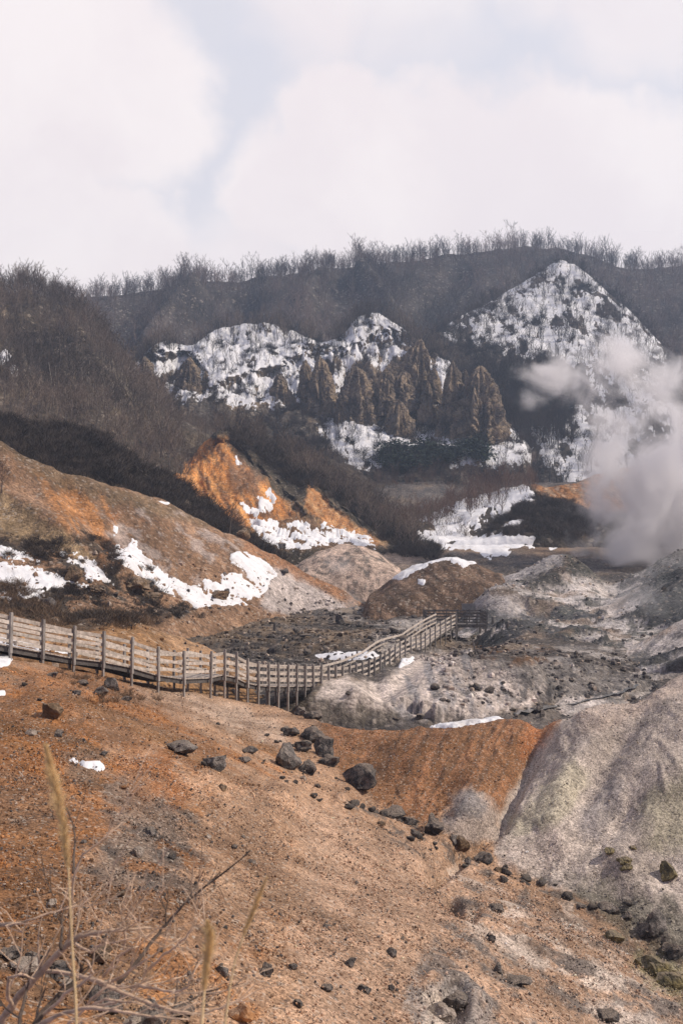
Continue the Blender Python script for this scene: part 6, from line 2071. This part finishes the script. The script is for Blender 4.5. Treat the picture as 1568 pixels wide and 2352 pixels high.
def plume(pl, d, head0, head1, width, label, dens=1.0):
    """dry grass stalk with a feathery seed head between fractions head0..head1 of its length"""
    W = []
    n = len(pl)
    for i in range(n - 1):
        for k in range(8):
            t = k / 8
            W.append(at(pl[i][0] + (pl[i + 1][0] - pl[i][0]) * t, pl[i][1] + (pl[i + 1][1] - pl[i][1]) * t, d))
    W.append(at(pl[-1][0], pl[-1][1], d))
    g_ = W[0]
    gz_ = min(ground(g_.x, g_.y, 'A'), g_.z - .3)
    r = empty('dry_grass_plume', Vector((g_.x, g_.y, gz_)))
    tag(r, label, 'grass plume', None)
    bpy.context.view_layer.update()
    s = MB()
    m = len(W)
    s.tube([Vector((g_.x, g_.y, gz_))] + W, [.0022] + [.0020 * (1 - .6 * i / m) for i in range(m)], 6)
    part(s, 'stalk', M_PLUME, r, True)
    h = MB()
    for k in range(int(4200 * dens)):
        f = head0 + (head1 - head0) * gs.random()
        i = f * (m - 1)
        i0 = min(int(i), m - 2)
        p = W[i0].lerp(W[i0 + 1], i - i0)
        dr = (W[i0 + 1] - W[i0]).normalized()
        u = (f - head0) / (head1 - head0)
        prof = math.sin(math.pi * min(1, u * .9 + .08)) ** .6
        side = Vector((gs.gauss(-.25, 1), gs.gauss(0, 1), 0)).normalized()
        v = (dr * gs.uniform(.6, 2.6) + side).normalized()
        lob = .82 + .18 * math.sin(f * 46 + 2 * math.sin(f * 17))
        L = width * prof * gs.uniform(1.0, 3.4) * lob
        p = p + side * gs.random() * width * .15
        h.blade(p, p + v * L + Vector((0, 0, -L * .12)), .00045, v.cross(Vector((gs.gauss(0, 1), gs.gauss(0, 1), 0))).normalized())
    part(h, 'seed_head', M_PLUME, r)


plume(c7((352, 1200), (348, 1050), (336, 880), (327, 720), (322, 600), (315, 460), (292, 260), (262, 110), (232, 0), (213, -110)), 1.5, .56, 1.0, .0085, 'tall dry golden grass plume in front of the left slope')
plume(c7((925, 1200), (935, 1060), (950, 900), (965, 780), (952, 700)), 1.45, .30, 1.0, .007, 'short dry golden grass plume at the bottom, middle of the three', .8)
plume(c7((1030, 1200), (1055, 1010), (1080, 880), (1130, 740), (1180, 620), (1226, 500)), 1.7, .55, 1.0, .006, 'thin leaning dry grass plume, rightmost of the three', .35)

# ------------------------------------------------------------------ steam
def steam(name, label, box, blobs, dens, nscale, lo=0.0, hi=0.55, amp=1.1, warp=14.0):
    (xa, xb), (ya, yb), (za, zb) = box
    V, Fa = ICO[1]
    m = MB()
    m.box(Vector(((xa + xb) / 2, (ya + yb) / 2, (za + zb) / 2)), Vector(((xb - xa) / 2, 0, 0)), Vector((0, (yb - ya) / 2, 0)), Vector((0, 0, (zb - za) / 2)))
    mt = bpy.data.materials.new(name)
    mt.use_nodes = True
    mt.node_tree.nodes.clear()
    N = NT(mt.node_tree)
    out = N.node('ShaderNodeOutputMaterial')
    pv = N.node('ShaderNodeVolumePrincipled')
    pv.inputs['Color'].default_value = (0.99, 0.975, 0.975, 1)
    pv.inputs['Anisotropy'].default_value = 0.1
    N.l.new(pv.outputs[0], out.inputs['Volume'])
    tc = N.node('ShaderNodeTexCoord').outputs['Object']
    acc = None
    wv = N.noise(tc, nscale * 0.55, 4, 0.55, out=1)
    wc = N.vmath('ADD', tc, N.vmath('MULTIPLY', N.vmath('SUBTRACT', wv, (0.5, 0.5, 0.5)), (warp, warp, warp * 1.2)))
    for (c, r, w) in blobs:
        v = N.vmath('SUBTRACT', wc, tuple(c))
        v = N.vmath('DIVIDE', v, tuple(r))
        l = N.vmath('LENGTH', v, out=1)
        q = N.math('MULTIPLY', N.math('SUBTRACT', 1.0, l), w)
        acc = q if acc is None else N.math('MAXIMUM', acc, q)
    n = N.noise(tc, nscale, 6, 0.6, 0.8)
    v = N.math('ADD', acc, N.math('MULTIPLY', N.math('SUBTRACT', n, 0.52), amp * 2))
    inside = N.smooth(acc, 0.0, 0.25)
    dn = N.math('MULTIPLY', N.math('MULTIPLY', N.smooth(v, lo, hi), inside), dens)
    N.put(pv.inputs['Density'], dn)
    o = m.build(name, mt)
    tag(o, label, 'steam', None, 'stuff')
    return o


def B3(px, py, d, rx, rz, ry, w=1.0):
    p = at(px, py, d)
    k = d / F
    return (tuple(p), (rx * k, ry, rz * k), w)


steam('steam', 'white steam cloud rising behind the grey rocks at the right',
      ((14, 68), (128, 172), (-8, 42)),
      [B3(1460, 1180, 150, 140, 170, 15, .85), B3(1440, 1260, 150, 120, 100, 13, .85), B3(1490, 1040, 150, 150, 150, 15, .8), B3(1590, 1150, 150, 170, 190, 15, .85),
       B3(1440, 940, 150, 120, 120, 11, .66), B3(1400, 840, 150, 150, 80, 11, .56), B3(1300, 860, 150, 130, 66, 10, .54), B3(1540, 900, 150, 130, 100, 11, .5), B3(1660, 1050, 150, 180, 220, 15, .75),
       B3(1385, 1160, 150, 70, 170, 11, .75)], 0.48, 0.14, 0.04, 1.0, 1.65, 20.0)
steam('steam', 'thin steam drifting over the grey rocks at the right edge',
      ((10, 44), (72, 108), (-9, 3)),
      [B3(1500, 1390, 90, 170, 90, 12, .7), B3(1350, 1500, 84, 160, 70, 10, .6), B3(1180, 1420, 95, 150, 40, 8, .5), B3(1600, 1300, 96, 140, 100, 12, .6)], 0.06, 0.22, 0.1, 0.8, 1.3, 8.0)
steam('steam', 'faint steam wisp beside the rubble field left of the platform',
      ((-4, 9), (104, 126), (-8, 1)),
      [B3(805, 1395, 112, 45, 50, 6, .8), B3(770, 1300, 122, 50, 40, 6, .7)], 0.09, 0.4, 0.1, 0.8, 1.0, 5.0)

# ------------------------------------------------------------------ haze
hz = MB()
hz.box(Vector((0, 300, 60)), Vector((420, 0, 0)), Vector((0, 340, 0)), Vector((0, 0, 150)))
mt = bpy.data.materials.new('haze')
mt.use_nodes = True
mt.node_tree.nodes.clear()
N = NT(mt.node_tree)
out = N.node('ShaderNodeOutputMaterial')
pv = N.node('ShaderNodeVolumePrincipled')
pv.inputs['Color'].default_value = (0.60, 0.76, 1.0, 1)
pv.inputs['Density'].default_value = 0.00042
pv.inputs['Anisotropy'].default_value = 0.2
N.l.new(pv.outputs[0], out.inputs['Volume'])
o = hz.build('haze', mt)
tag(o, 'pale bluish air haze over the valley', 'haze', None, 'stuff')
